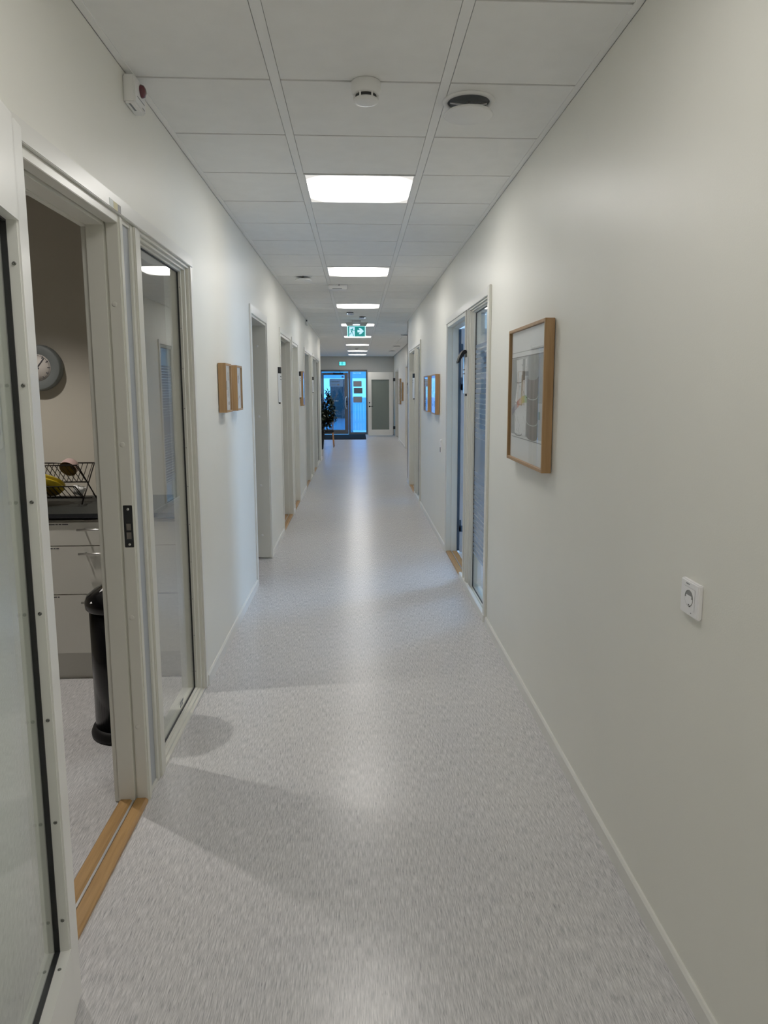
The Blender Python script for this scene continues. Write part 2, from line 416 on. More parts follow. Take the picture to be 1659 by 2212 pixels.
# wall openings  (y0, y1, top)
ZT = 2.125
L_OPEN = [(1.62, 3.455, ZT), (5.33, 6.235, ZT), (7.33, 8.42, ZT), (8.62, 9.47, ZT), (10.65, 12.40, ZT), (12.55, 14.90, ZT)]
R_OPEN = [(4.38, 6.385, ZT), (9.06, 10.96, ZT)]
H_OPEN = [(17.15, 17.95, ZT), (20.95, 22.72, ZT)]
tag(wall_with_holes(LW, -2.7, 15.4, L_OPEN).build('wall_left', 'wall'), 'white painted wall along the left of the corridor', 'wall', kind='structure')
mb = wall_with_holes(RW, -2.7, 11.42, R_OPEN)
mb.box(RX + 0.0, HX + WT, 11.42 - WT, 11.42, 0, CE + 0.1)
tag(mb.build('wall_right', 'wall'), 'white painted wall along the right of the corridor with the big picture', 'wall', kind='structure')
tag(wall_with_holes(HW, 11.42, EY, H_OPEN).build('wall_right_far', 'wall'), 'white wall on the right of the wide hall at the far end', 'wall', kind='structure')
mb = MB(); mb.box(-2.05, -1.95, 15.4, EY, 0, CE + 0.1); mb.box(-2.05, LX - WT, 15.3, 15.4, 0, CE + 0.1)
tag(mb.build('wall_left_far', 'wall'), 'white wall on the left of the wide hall at the far end', 'wall', kind='structure')
mb = MB(); mb.box(-3.6, 4.2, -2.8, -2.7, 0, CE + 0.1)
tag(mb.build('wall_front', 'wall'), 'white wall closing the corridor behind the viewer', 'wall', kind='structure')
# end wall with the glazed entrance in it
EX0, EX1, EZ = -1.24, 0.355, 2.195
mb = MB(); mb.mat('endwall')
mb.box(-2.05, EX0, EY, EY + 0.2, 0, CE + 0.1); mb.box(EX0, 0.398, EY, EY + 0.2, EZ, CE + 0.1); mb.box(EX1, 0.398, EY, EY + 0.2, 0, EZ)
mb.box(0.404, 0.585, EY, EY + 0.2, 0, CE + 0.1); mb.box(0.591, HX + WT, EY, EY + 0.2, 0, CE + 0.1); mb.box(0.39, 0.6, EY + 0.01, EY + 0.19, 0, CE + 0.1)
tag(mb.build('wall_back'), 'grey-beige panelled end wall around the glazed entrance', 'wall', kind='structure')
# rooms behind the left wall
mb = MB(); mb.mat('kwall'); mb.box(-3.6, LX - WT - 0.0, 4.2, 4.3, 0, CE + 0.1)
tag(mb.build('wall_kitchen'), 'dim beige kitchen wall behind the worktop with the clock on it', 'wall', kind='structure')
mb = MB(); mb.mat('kwall'); mb.box(-3.7, -3.6, -2.7, 15.4, 0, CE + 0.1); mb.box(-3.6, LX - WT, -0.4, -0.3, 0, CE + 0.1); mb.box(-3.6, LX - WT, 8.5, 8.56, 0, CE + 0.1)
tag(mb.build('wall_rooms_left'), 'plain walls of the rooms on the left side', 'wall', kind='structure')
# rooms behind the right wall, with daylight windows in their outer wall
mb = MB(); mb.mat('roomwall')
ys = [3.2, 8.0, 11.4, 15.5, 19.5, EY]
for y in ys: mb.box(RX + WT if y < 11 else HX + WT, 4.2, y - 0.05, y + 0.05, 0, CE + 0.1)
for a, b, wa, wb in ((3.2, 8.0, 6.7, 7.8), (8.0, 11.4, 9.2, 10.9), (11.4, 15.5, 12.0, 15.0)):
    mb.box(4.1, 4.2, a, wa, 0, CE + 0.1); mb.box(4.1, 4.2, wb, b, 0, CE + 0.1); mb.box(4.1, 4.2, wa, wb, 0, 0.85); mb.box(4.1, 4.2, wa, wb, 2.25, CE + 0.1)
mb.box(4.1, 4.2, 15.5, EY, 0, CE + 0.1); mb.box(4.1, 4.2, -2.7, 3.2, 0, CE + 0.1)
tag(mb.build('wall_rooms_right'), 'pale walls of the offices on the right side with daylight windows', 'wall', kind='structure')

# baseboards
def baseboard(name, label, side, segs):
    mb = MB()
    for a, b in segs:
        mb.prism([side.P(0, a, 0), side.P(0.012, a, 0), side.P(0.012, a, 0.052), side.P(0.006, a, 0.06), side.P(0, a, 0.06)], (0, b - a, 0))
    tag(mb.build(name, 'casing'), label, 'baseboard', kind='structure')
baseboard('baseboard_left', 'white skirting board along the left wall', LW, [(-2.7, 1.55), (3.475, 5.29), (6.265, 7.29), (8.46, 8.58), (9.51, 10.6), (12.44, 12.51), (14.94, 15.4)])
baseboard('baseboard_right', 'white skirting board along the right wall', RW, [(-2.7, 4.30), (6.43, 9.0), (11.0, 11.42)])
baseboard('baseboard_right_far', 'white skirting board along the far hall on the right', HW, [(11.42, 17.1), (18.0, 20.9)])

# ------------------------------------------------------------------ framed openings in the walls
def casing(side, root, y0, y1, ztop=2.178, w=0.0, zlow=ZT, th=0.012, name='casing'):
    mb = MB(); side.box(mb, 0, th, y0, y1, zlow, ztop, 0.002)
    return mb.build(name, 'casing', root)

def lining(side, root, y0, y1, zt, depth=WT, step=0.04):
    """Two jambs and a head, each with a rebate."""
    for ya, d in ((y0, 1), (y1, -1)):
        mb = MB()
        side.box(mb, -depth, 0.004, ya, ya + d * 0.028, 0.0, zt, 0.0015)
        side.box(mb, -depth, -step - 0.004, ya + d * 0.026, ya + d * 0.040, 0.0, zt - 0.026, 0.0015)
        mb.build('jamb', 'frame', root)
    mb = MB()
    side.box(mb, -depth, 0.004, y0 + 0.0285, y1 - 0.0285, zt - 0.028, zt, 0.0015)
    side.box(mb, -depth, -step - 0.004, y0 + 0.041, y1 - 0.041, zt - 0.040, zt - 0.0285, 0.0015)
    mb.build('head', 'frame', root)

def threshold(side, root, y0, y1, depth=WT):
    mb = MB(); mb.mat('oak')
    for n0, n1 in ((-0.048, 0.0), (-depth - 0.0, -0.056)):
        a = [side.P(n1, y0, 0), side.P(n1, y0, 0.010), side.P(n1 - 0.008, y0, 0.017), side.P(n0 + 0.006, y0, 0.017), side.P(n0, y0, 0.010), side.P(n0, y0, 0)]
        mb.prism(a, (0, y1 - y0, 0))
    o = mb.build('threshold', None, root)
    mb = MB(); side.box(mb, -0.056, -0.048, y0, y1, 0, 0.0135, 0.001); mb.build('metal_strip', 'alu', o)
    return o

def stepped_window(side, root, y0, y1, z0, z1, pane='glass', rings=((0.030, 0.012, 0.0), (0.025, 0.012, -0.013), (0.020, 0.010, -0.027)), gn=-0.041, depth=WT):
    mb = MB(); ya, yb, za, zb = y0, y1, z0, z1
    for wy, wz, n in rings:
        side.box(mb, -depth, n, ya, ya + wy, za, zb, 0.001); side.box(mb, -depth, n, yb - wy, yb, za, zb, 0.001)
        side.box(mb, -depth, n, ya + wy, yb - wy, za, za + wz, 0.001); side.box(mb, -depth, n, ya + wy, yb - wy, zb - wz, zb, 0.001)
        ya += wy; yb -= wy; za += wz; zb -= wz
    fr = mb.build('window_frame', 'frame', root)
    mb = MB()
    for a in ((ya, ya + 0.004, za, zb), (yb - 0.004, yb, za, zb), (ya, yb, za, za + 0.004), (ya, yb, zb - 0.004, zb)):
        side.box(mb, gn - 0.006, gn + 0.003, *a)
    mb.build('gasket', 'gasket', root)
    mb = MB(); side.box(mb, gn - 0.004, gn, ya + 0.001, yb - 0.001, za + 0.001, zb - 0.001)
    return fr, mb.build('pane', pane, root), (ya, yb, za, zb)

def screw_caps(side, root, y, zs, n=-0.03, r=0.009, d=-1, mat='frame'):
    mb = MB()
    for z in zs: mb.lathe(side.P(n, y, z), [(r, 0), (r, 0.001), (r * 0.8, 0.002), (0, 0.0022)], (0, d, 0), 16)
    return mb.build('screw_cap', mat, root)

# --- kitchen doorway with its glazed side panel (left, nearest)
r = thing('door_1', (LX, 1.62, 0), 'cream door frame of the kitchen opening, nearest on the left, door missing', 'door frame', kind='structure')
JY = 2.448
for ya, d in ((1.62, 1), (JY + 0.028, -1)):
    mb = MB(); LW.box(mb, -0.040, 0.0, ya, ya + d * 0.028, 0.0, ZT, 0.0015); LW.box(mb, -WT, -0.046, ya, ya + d * 0.036, 0.0, ZT, 0.0015); LW.box(mb, -0.0465, -0.0395, ya, ya + d * 0.018, 0.0, ZT)
    mb.build('jamb', 'frame', r)
mb = MB(); LW.box(mb, -0.040, 0.0, 1.6485, JY - 0.0005, ZT - 0.028, ZT, 0.0015); LW.box(mb, -WT, -0.046, 1.6565, JY - 0.0085, ZT - 0.036, ZT, 0.0015); LW.box(mb, -0.0465, -0.0395, 1.65, JY, ZT - 0.018, ZT)
mb.build('head', 'frame', r)
mb = MB(); LW.box(mb, -WT - 0.020, -WT, 2.452, 2.51, 0, 2.14, 0.002); LW.box(mb, -WT - 0.020, -WT, 1.57, 2.4515, 2.085, 2.15, 0.002); mb.build('inner_casing', 'frame', r)
casing(LW, r, 1.55, 3.475)
mb = MB(); LW.box(mb, -0.012, 0.004, JY + 0.010, JY + 0.028, 0.0, ZT - 0.002, 0.002); LW.box(mb, -0.06, 0.001, JY + 0.0285, JY + 0.048, 0.0, ZT - 0.002, 0.002); mb.build('post_trim', 'frame', r)
threshold(LW, r, 1.649, JY - 0.001)
screw_caps(LW, r, JY - 0.0002, (0.30, 0.72, 1.35, 1.83), n=-0.024)
mb = MB(); mb.box(LX - 0.034, LX - 0.002, JY - 0.002, JY + 0.002, 0.981, 1.134, 0.0015)
o = mb.build('strike_plate', 'darksteel', r)
mb = MB()
for z in (1.012, 1.044): mb.box(LX - 0.025, LX - 0.009, JY - 0.0028, JY - 0.0018, z, z + 0.024)
mb.mat('steel'); mb.build('strike_slot', 'steel', o)
mb = MB()
for z in (0.992, 1.120): mb.lathe((LX - 0.017, JY - 0.002, z), [(0.0045, 0), (0.0045, 0.001), (0.0, 0.0016)], (0, -1, 0), 12)
mb.build('plate_screw', 'steel', o)
# narrow blue-grey side panel and posts
mb = MB(); LW.box(mb, -WT, -0.010, 2.47, 2.605, 0.012, 2.118); mb.build('side_panel', 'panel', r)
mb = MB(); LW.box(mb, -WT, -0.004, 2.4965, 2.584, 0.0, 0.014, 0.001); LW.box(mb, -WT, -0.004, 2.4965, 2.584, 2.108, ZT, 0.001); mb.build('panel_rail', 'frame', r)
mb = MB(); LW.box(mb, -WT, -0.002, 2.585, 2.612, 0, ZT - 0.001, 0.002); LW.box(mb, -WT, 0.006, 2.6125, 2.662, 0, ZT - 0.001, 0.004); mb.build('post', 'frame', r)
# sticker on the head casing
mb = MB()
mb.mat('labelgreen').box(LX + 0.0122, LX + 0.0128, 2.345, 2.380, 2.127, 2.152)
mb.mat('labelyellow').box(LX + 0.0122, LX + 0.0129, 2.380, 2.420, 2.127, 2.151)
mb.mat('labelgrey').box(LX + 0.0122, LX + 0.0128, 2.420, 2.452, 2.127, 2.151)
tag(mb.build('sign_sticker', None, None, origin=(LX + 0.012, 2.4, 2.14)), 'small green, yellow and grey sticker on the casing above the kitchen opening', 'sticker')
# window beside it
w = thing('window_1', (LX, 2.66, 0), 'tall cream-framed glass window beside the kitchen opening on the left', 'window', kind='structure')
fr, pane, lim = stepped_window(LW, w, 2.662, 3.455, 0.0, ZT)
mb = MB(); LW.box(mb, 0.0, 0.008, 3.437, 3.475, 0, ZT, 0.002); mb.build('window_casing', 'casing', w)
mb = MB()
for k in range(11): mb.lathe(LW.P(-0.033, lim[1] + 0.0005, 0.12 + 0.19 * k), [(0.0025, 0), (0.0025, 0.0008), (0, 0.001)], (0, -1, 0), 8)
mb.build('frame_screw', 'greymark', fr)
mb = MB(); mb.mat('greymark'); LW.box(mb, -0.0408, -0.0402, 3.09, 3.15, 0.075, 0.087)
for k in range(3): LW.box(mb, -0.0408, -0.0402, 3.095 + 0.018 * k, 3.105 + 0.018 * k, 0.060, 0.071)
mb.build('pane_marking', None, pane)

# --- deep lined passage opening
r = thing('door_2', (LX, 5.33, 0), 'white lined open doorway without a door, second opening on the left', 'door frame', kind='structure')
DN = 0.24
for ya, d, lb in ((5.33, 1, 0), (6.235, -1, 1)):
    mb = MB(); LW.box(mb, -DN, 0.0, ya, ya + d * 0.03, 0.012, ZT, 0.0015); mb.build('jamb', 'frame', r)
mb = MB(); LW.box(mb, -DN, 0.0, 5.361, 6.204, ZT - 0.03, ZT, 0.0015); mb.build('head', 'frame', r)
mb = MB(); LW.box(mb, 0, 0.011, 5.295, 5.345, 0, 2.178, 0.002); LW.box(mb, 0, 0.011, 6.222, 6.262, 0.0, 2.178, 0.002); LW.box(mb, 0, 0.011, 5.346, 6.221, ZT - 0.012, 2.178, 0.002); mb.build('casing', 'casing', r)
screw_caps(LW, r, 6.2045, (0.22, 0.68, 1.30, 1.92), n=-0.075, r=0.011, mat='white')

# --- doorways further along on the left
def doorway(name, label, side, y0, y1, leaf=None, thr=True, cas=True):
    r = thing(name, (side.x, y0, 0), label, 'door frame', kind='structure')
    lining(side, r, y0, y1, ZT)
    if thr: threshold(side, r, y0 + 0.03, y1 - 0.03)
    if cas:
        casing(side, r, y0 - 0.04, y1 + 0.04)
        mb = MB(); side.box(mb, 0, 0.010, y0 - 0.035, y0 + 0.012, 0, ZT, 0.002); side.box(mb, 0, 0.010, y1 - 0.012, y1 + 0.035, 0, ZT, 0.002); mb.build('side_casing', 'casing', r)
    return r
r = doorway('door_3', 'white framed doorway with an oak threshold, third opening on the left', LW, 7.33, 8.42)
r = doorway('door_4', 'white framed doorway close behind the third opening on the left', LW, 8.62, 9.47)
mb = MB(); LW.box(mb, -0.148, -0.106, 8.66, 9.43, 0.02, 2.08, 0.002); mb.build('door_leaf', 'leaf', r)

def doorset(nd, nw, ld, lw, side, yd0, yd1, yw0, yw1, pane):
    """Door frame plus a glazed side light in one opening."""
    r = thing(nd, (side.x, yd0, 0), ld, 'door frame', kind='structure')
    lining(side, r, yd0, yd1, ZT); threshold(side, r, yd0 + 0.03, yd1 - 0.03)
    lo, hi = min(yd0, yw0), max(yd1, yw1)
    casing(side, r, lo - 0.01, hi + 0.045)
    mb = MB()
    for y, d in ((lo, -1), (hi, 1)):
        if (d > 0) == (yd1 > yw1): side.box(mb, 0, 0.010, y + d * 0.035, y - d * 0.012, 0, ZT, 0.002)
    mb.build('side_casing', 'casing', r)
    if yd0 > yw1 - 0.001: pa, pb = yw1, yd0
    else: pa, pb = yd1, yw0
    mb = MB(); side.box(mb, -WT, -0.02, pa, pb, 0.0, ZT); mb.build('side_panel', 'panel', r)
    mb = MB(); side.box(mb, -WT, 0.008, pa, pa + 0.03, 0, ZT, 0.003); side.box(mb, -WT, 0.008, pb - 0.03, pb, 0, ZT, 0.003); mb.build('post', 'frame', r)
    w = thing(nw, (side.x, yw0, 0), lw, 'window', kind='structure')
    res = stepped_window(side, w, yw0, yw1, 0.0, ZT, pane)
    return r, w, res
doorset('door_5', 'window_2', 'white framed doorway past the far pictures on the left', 'narrow glass side light past the far pictures on the left', LW, 10.65, 11.62, 11.72, 12.40, 'glass')
doorset('door_6', 'window_3', 'last white framed doorway on the left before the plant', 'last glass side light on the left before the plant', LW, 12.55, 13.55, 13.65, 14.90, 'glass')

# --- right wall: office door with striped side window
r, w, res = doorset('door_7', 'window_4', 'white framed office doorway, nearest on the right, door open inwards', 'striped frosted side window beside the nearest office door on the right', RW, 5.31, 6.385, 4.38, 5.17, 'film')
mb = MB(); RW.box(mb, 0, 0.016, 4.300, 4.365, 0.062, 2.178, 0.003); mb.build('batten', 'frame', w)
mb = MB(); RW.box(mb, -0.01, 0.012, 4.37, 5.46, 0, 0.05, 0.002); mb.build('sill_board', 'casing', w)
ya, yb, za, zb = res[2]
mb = MB()
for k, (a, b) in enumerate(((4.62, 4.70), (4.61, 4.75), (4.585, 4.72), (4.56, 4.63))): RW.box(mb, -0.0405, -0.0398, a, b, 1.745 - 0.033 * k, 1.754 - 0.033 * k)
mb.build('pane_lettering', 'mark', res[1])
mb = MB(); RW.box(mb, -0.0405, -0.0398, 4.52, 4.58, 0.075, 0.085); mb.build('pane_marking', 'mark', res[1])
# open leaf inside the office, hinged on the far jamb
mb = MB(); mb.box(RX + 0.122, RX + 1.05, 6.300, 6.340, 0.012, 2.085, 0.002); lf = mb.build('door_leaf', 'greyleaf', r)
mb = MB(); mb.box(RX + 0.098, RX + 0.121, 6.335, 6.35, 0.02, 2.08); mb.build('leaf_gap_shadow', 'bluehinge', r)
for z in (0.24, 1.56, 1.86):
    mb = MB()
    mb.box(RX + 0.112, RX + 0.158, 6.292, 6.2995, z - 0.03, z + 0.03, 0.003); mb.box(RX + 0.112, RX + 0.132, 6.292, 6.2995, z - 0.03, z + 0.085, 0.003)
    mb.build('hinge', 'bluehinge', r)
# second office door
r2, w2, res2 = doorset('door_8', 'window_5', 'cream lined office doorway, second on the right beyond the pair of pictures', 'striped side window of the second office on the right', RW, 9.98, 10.96, 9.06, 9.80, 'film')
mb = MB(); RW.box(mb, 0, 0.016, 8.99, 9.05, 0.062, 2.178, 0.003); mb.build('batten', 'frame', w2)
mb = MB(); RW.box(mb, -0.01, 0.012, 9.05, 9.98, 0, 0.05, 0.002); mb.build('sill_board', 'casing', w2)
mb = MB(); mb.box(RX + 0.108, RX + 0.150, 10.03, 10.93, 0.012, 2.085, 0.002); mb.build('door_leaf', 'frame', r2)
# far hall, right wall
r = doorway('door_9', 'grey-white door on the right of the far hall beside two pictures', HW, 17.15, 17.95, thr=False)
mb = MB(); HW.box(mb, -0.08, -0.045, 17.19, 17.91, 0.01, 2.09, 0.002); mb.build('door_leaf', 'leaf', r)
r = doorway('door_10', 'door opening at the far right corner behind the open glazed door', HW, 20.95, 22.72, thr=False)
mb = MB(); HW.box(mb, -0.08, -0.045, 20.99, 21.75, 0.01, 2.09, 0.002); mb.build('door_leaf', 'leaf', r)

# ------------------------------------------------------------------ entrance at the far end
r = thing('door_11', (-0.45, EY, 0), 'anthracite glazed entrance door with side light at the far end', 'entrance door', kind='structure')
mb = MB()
y0, y1 = EY + 0.02, EY + 0.09
mb.box(EX0, EX1, y0, y1, 2.135, EZ, 0.004); mb.box(EX0, EX0 + 0.05, y0, y1, 0, 2.135, 0.003); mb.box(EX1 - 0.05, EX1, y0, y1, 0, 2.135, 0.003)
mb.box(-0.295, -0.225, y0, y1, 0, 2.135, 0.003); mb.box(-0.225, EX1 - 0.05, y0, y1, 0, 0.075, 0.003)
mb.build('outer_frame', 'anthracite', r)
mb = MB(); mb.box(-0.225, EX1 - 0.05, EY + 0.05, EY + 0.056, 0.075, 2.135); sl = mb.build('side_light_pane', 'glass', r)
mb = MB(); lx0, lx1 = EX0 + 0.055, -0.30
yl0, yl1 = EY + 0.025, EY + 0.085
mb.box(lx0, lx0 + 0.06, yl0, yl1, 0.015, 2.10, 0.003); mb.box(lx1 - 0.12, lx1, yl0, yl1, 0.015, 2.10, 0.003)
mb.box(lx0 + 0.06, lx1 - 0.12, yl0, yl1, 0.015, 0.165, 0.003); mb.box(lx0 + 0.06, lx1 - 0.12, yl0, yl1, 2.025, 2.10, 0.003)
mb.build('door_leaf_frame', 'anthracite', r)
mb = MB(); mb.box(lx0 + 0.06, lx1 - 0.12, EY + 0.05, EY + 0.056, 0.165, 2.025); pn = mb.build('door_pane', 'glass', r)
mb = MB(); mb.tube([(-0.36, EY + 0.022, 1.29), (-0.36, EY - 0.05, 1.28), (-0.39, EY - 0.065, 1.24), (-0.40, EY - 0.065, 1.09), (-0.39, EY - 0.065, 0.94), (-0.36, EY - 0.05, 0.895), (-0.36, EY + 0.022, 0.885)], 0.013, 10); mb.build('pull_handle', 'steel', r)
mb = MB(); mb.lathe((-0.35, EY + 0.024, 1.13), [(0.024, 0), (0.024, 0.012), (0, 0.013)], (0, -1, 0), 16); mb.tube([(-0.35, EY + 0.01, 1.13), (-0.36, EY - 0.03, 1.12), (-0.33, EY - 0.035, 1.05)], 0.008, 8); mb.lathe((-0.345, EY + 0.024, 1.03), [(0.018, 0), (0.018, 0.010), (0, 0.011)], (0, -1, 0), 16); mb.build('lock_lever', 'black', r)
mb = MB(); mb.box(-0.80, -0.46, EY - 0.04, EY + 0.024, 2.045, 2.10, 0.006); o = mb.build('door_closer', 'black', r)
mb = MB(); mb.tube([(-0.56, EY - 0.02, 2.10), (-0.56, EY - 0.02, 2.185)], 0.010, 8); mb.box(-1.12, -0.55, EY - 0.03, EY + 0.012, 2.165, 2.195, 0.002); mb.tube([(-0.75, EY - 0.02, 2.10), (-1.05, EY - 0.03, 2.09)], 0.008, 8); mb.build('closer_arm', 'anthracite', o)

def sheet(name, label, cat, x0, x1, z0, z1, mat, y=EY + 0.0495, group=None, th=0.001):
    mb = MB(); mb.mat(mat); mb.box(x0, x1, y - th, y, z0, z1)
    return mb
for lb, x0, x1, z0, z1, m in (('grey sheet on the bright side light, topmost of three', -0.125, 0.160, 1.632, 1.819, 'papergrey'), ('dark grey sheet on the bright side light, middle of three', -0.110, 0.186, 1.398, 1.588, 'paperdark'), ('grey sheet on the bright side light, lowest of three', -0.128, 0.170, 1.090, 1.292, 'papergrey')):
    tag(sheet('notice_sheet', lb, 'notice', x0, x1, z0, z1, m).build('notice_sheet', None, None, origin=((x0 + x1) / 2, EY + 0.049, z0)), lb, 'notice', 'sheets stuck on the side light')

def text_mesh(txt, size, bold=0.0):
    cu = bpy.data.curves.new('lettering', 'FONT'); cu.body = txt; cu.size = size; cu.align_x = 'CENTER'; cu.align_y = 'CENTER'; cu.offset = bold
    to = bpy.data.objects.new('lettering', cu); col.objects.link(to)
    dg = bpy.context.evaluated_depsgraph_get(); me = bpy.data.meshes.new_from_object(to.evaluated_get(dg))
    bpy.data.objects.remove(to); return me
def place_text(name, txt, size, parent, org, loc, rot, mat, mirror=False, bold=0.0):
    me = text_mesh(txt, size, bold)
    mtx = Matrix.Translation(Vector(loc) - org) @ rot.to_4x4() @ (Matrix.Scale(-1, 4, (1, 0, 0)) if mirror else Matrix.Identity(4))
    me.transform(mtx); me.materials.clear(); me.materials.append(M[mat])
    o = bpy.data.objects.new(name, me); col.objects.link(o); o.parent = parent; ORG[o.name] = org.copy(); return o
RFRONT = Matrix(((1, 0, 0), (0, 0, -1), (0, 1, 0)))      # reads when seen looking along +Y

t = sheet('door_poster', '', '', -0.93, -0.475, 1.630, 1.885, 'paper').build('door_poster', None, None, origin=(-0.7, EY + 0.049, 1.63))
t.data.materials[0] = paint('poster_backlit_blue', (0.17, 0.36, 0.70), 0.7, 0.01)  # blue painted in for the daylight shining through the sheet from behind
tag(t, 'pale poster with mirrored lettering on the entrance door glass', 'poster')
place_text('poster_lettering', 'Tullautomatet', 0.055, t, ORG[t.name], (-0.735, EY + 0.0478, 1.80), RFRONT, 'mark', True, 0.0015)
mb = MB(); mb.box(-0.67, -0.60, EY + 0.0474, EY + 0.0484, 1.672, 1.722)
for z in (1.680, 1.698, 1.716): mb.box(-0.87, -0.69, EY + 0.0476, EY + 0.0484, z - 0.003, z + 0.003)
mb.build('poster_small_print', 'greymark', t)
mb = MB()
for k, wd in enumerate((0.02, 0.015, 0.03, 0.018, 0.026)): mb.box(-0.795 + 0.032 * k, -0.795 + 0.032 * k + wd, EY + 0.0488, EY + 0.0498, 1.136, 1.162)
mb.build('door_lettering', 'paper', pn)
mb = MB(); mb.box(-0.52, -0.45, EY + 0.0485, EY + 0.0498, 1.93, 1.985); mb.build('door_sticker', 'paperdark', pn)

# mat
mb = MB(); mb.box(-1.55, 0.275, 21.25, 23.5, 0.0005, 0.014, 0.004)
tag(mb.build('door_mat', 'mat', None, origin=(-0.64, 22.4, 0)), 'dark rectangular entrance mat on the floor before the glass entrance', 'mat')

# outside, seen through the entrance
mb = MB(); mb.box(-15, 30, EY + 0.2, 45, -0.15, -0.05)
tag(mb.build('outside_ground', 'ground'), 'paved ground outside the entrance', 'ground', kind='structure')
mb = MB(); mb.mat('facade'); mb.box(-8, 10, 36, 36.3, 0, 2.1); mb.box(-8, 10, 36, 36.3, 3.2, 3.6); mb.box(-8, 10, 36, 36.3, 6, 9)
mb.mat('facadeblue'); mb.box(-8, 10, 36.1, 36.3, 2.1, 3.2); mb.box(-8, 10, 36.1, 36.3, 3.6, 6)
mb.mat('facade')
for k in range(40): mb.box(-8 + 0.45 * k, -7.93 + 0.45 * k, 35.95, 36.05, 3.6, 4.4)
mb.box(-8, 10, 35.9, 36.05, 4.4, 4.5)
tag(mb.build('outside_house', None), 'pale building with a balcony seen outside through the side light', 'building', kind='structure')
def fence():
    r = thing('board_fence', (1.5, 27.2, 0), 'blue-grey board fence outside the entrance', 'fence')
    x = -2.2; k = 0
    mb = MB()
    while x < 6:
        mb.box(x, x + 0.105, 27.2, 27.225, -0.05, 1.22, 0.003); x += 0.112
    mb.build('boards', 'fence', r)
    for z in (0.22, 0.98):
        mb = MB(); mb.box(-2.2, 6, 27.226, 27.27, z, z + 0.08); mb.build('rail', 'fence', r)
fence()
r = thing('porch_post', (-0.23, 25.2, -0.05), 'square blue-grey post standing just outside the side light', 'post')
mb = MB(); mb.box(-0.285, -0.165, 25.2, 25.32, -0.049, 3.2, 0.006); mb.build('shaft', 'facadeblue', r)
mb = MB(); mb.box(-0.30, -0.15, 25.185, 25.335, -0.05, 0.03, 0.006); mb.build('base', 'facadeblue', r)
mb = MB(); mb.mat('porchdark'); mb.box(-0.985, -0.40, 25.6, 25.7, 0.47, 1.925); mb.mat('facadeblue'); mb.box(-3.0, -0.40, 25.71, 25.8, -0.05, 0.55)
tag(mb.build('outside_wall', None), 'dark porch wall seen through the entrance door', 'wall', kind='structure')

# ------------------------------------------------------------------ open white glazed door at the end
r = thing('door_12', (1.19, 22.7, 0), 'white door with a frosted pane standing open at the far right', 'door', kind='structure')
dx0, dx1, dy0, dy1 = 0.366, 1.18, 22.68, 22.72
mb = MB()
mb.box(dx0, dx0 + 0.11, dy0, dy1, 0.022, 2.09, 0.002); mb.box(dx1 - 0.125, dx1, dy0, dy1, 0.022, 2.09, 0.002)
mb.box(dx0 + 0.1105, dx1 - 0.1255, dy0, dy1, 0.022, 0.22, 0.002); mb.box(dx0 + 0.1105, dx1 - 0.1255, dy0, dy1, 1.85, 2.09, 0.002)
mb.build('leaf_frame', 'leaf', r)
mb = MB(); mb.box(dx0 + 0.111, dx1 - 0.126, 22.702, 22.708, 0.221, 1.849); mb.build('frosted_pane', 'frost', r)
mb = MB(); mb.lathe((0.405, dy0, 1.10), [(0.02, 0), (0.02, 0.008), (0, 0.009)], (0, -1, 0), 16); mb.build('lock', 'black', r)
mb = MB(); mb.lathe((0.405, dy0, 0.98), [(0.024, 0), (0.024, 0.008), (0.010, 0.010), (0.010, 0.045), (0, 0.046)], (0, -1, 0), 16); mb.tube([(0.405, dy0 - 0.04, 0.98), (0.44, dy0 - 0.045, 0.98), (0.52, dy0 - 0.045, 0.978)], 0.009, 10); mb.build('lever_handle', 'black', r)
for z in (0.28, 1.85):
    mb = MB(); mb.box(dx1 + 0.0005, HX - 0.001, 22.70, 22.71, z - 0.05, z + 0.05, 0.002); mb.cyl((dx1 + 0.02, 22.70, z - 0.05), (dx1 + 0.02, 22.70, z + 0.05), 0.008); mb.build('hinge', 'darksteel', r)

# ------------------------------------------------------------------ foreground glazed leaf
A = math.radians(10.5)
P0 = Vector((-0.718, 1.607, 0))
r = thing('door_13', P0, 'white steel door leaf with a large pane, standing open at the left foreground edge', 'door', kind='structure', rotz=0)
dv = Vector((math.sin(A), -math.cos(A), 0)); nv = Vector((math.cos(A), math.sin(A), 0))
mtx = Matrix(((dv.x, nv.x, 0, 0), (dv.y, nv.y, 0, 0), (0, 0, 1, 0), (0, 0, 0, 1)))
LEN, ZB, ZTOP, SW = 0.93, 0.012, 2.105, 0.075
def leafbuild(mb, name, mat, parent):
    for v in mb.bm.verts: v.co = mtx @ v.co
    return mb.build(name, mat, parent, local=True)
gz0, gz1, gd = 0.195, 1.893, -0.030
mb = MB()
mb.box(0, SW, -0.052, 0, ZB, ZTOP, 0.004); mb.box(LEN - SW, LEN, -0.052, 0, ZB, ZTOP, 0.004)
mb.box(SW - 0.008, LEN - SW + 0.008, -0.052, 0, ZB + 0.0005, gz0); mb.box(SW - 0.008, LEN - SW + 0.008, -0.052, 0, gz1, ZTOP - 0.0005)
lf = leafbuild(mb, 'leaf_frame', 'leaf', r)
mb = MB()
for a in ((SW, SW + 0.004, gz0, gz1), (LEN - SW - 0.004, LEN - SW, gz0, gz1), (SW, LEN - SW, gz0, gz0 + 0.004), (SW, LEN - SW, gz1 - 0.004, gz1)):
    mb.box(a[0], a[1], gd - 0.008, gd + 0.006, a[2], a[3])
leafbuild(mb, 'gasket', 'gasket', r)
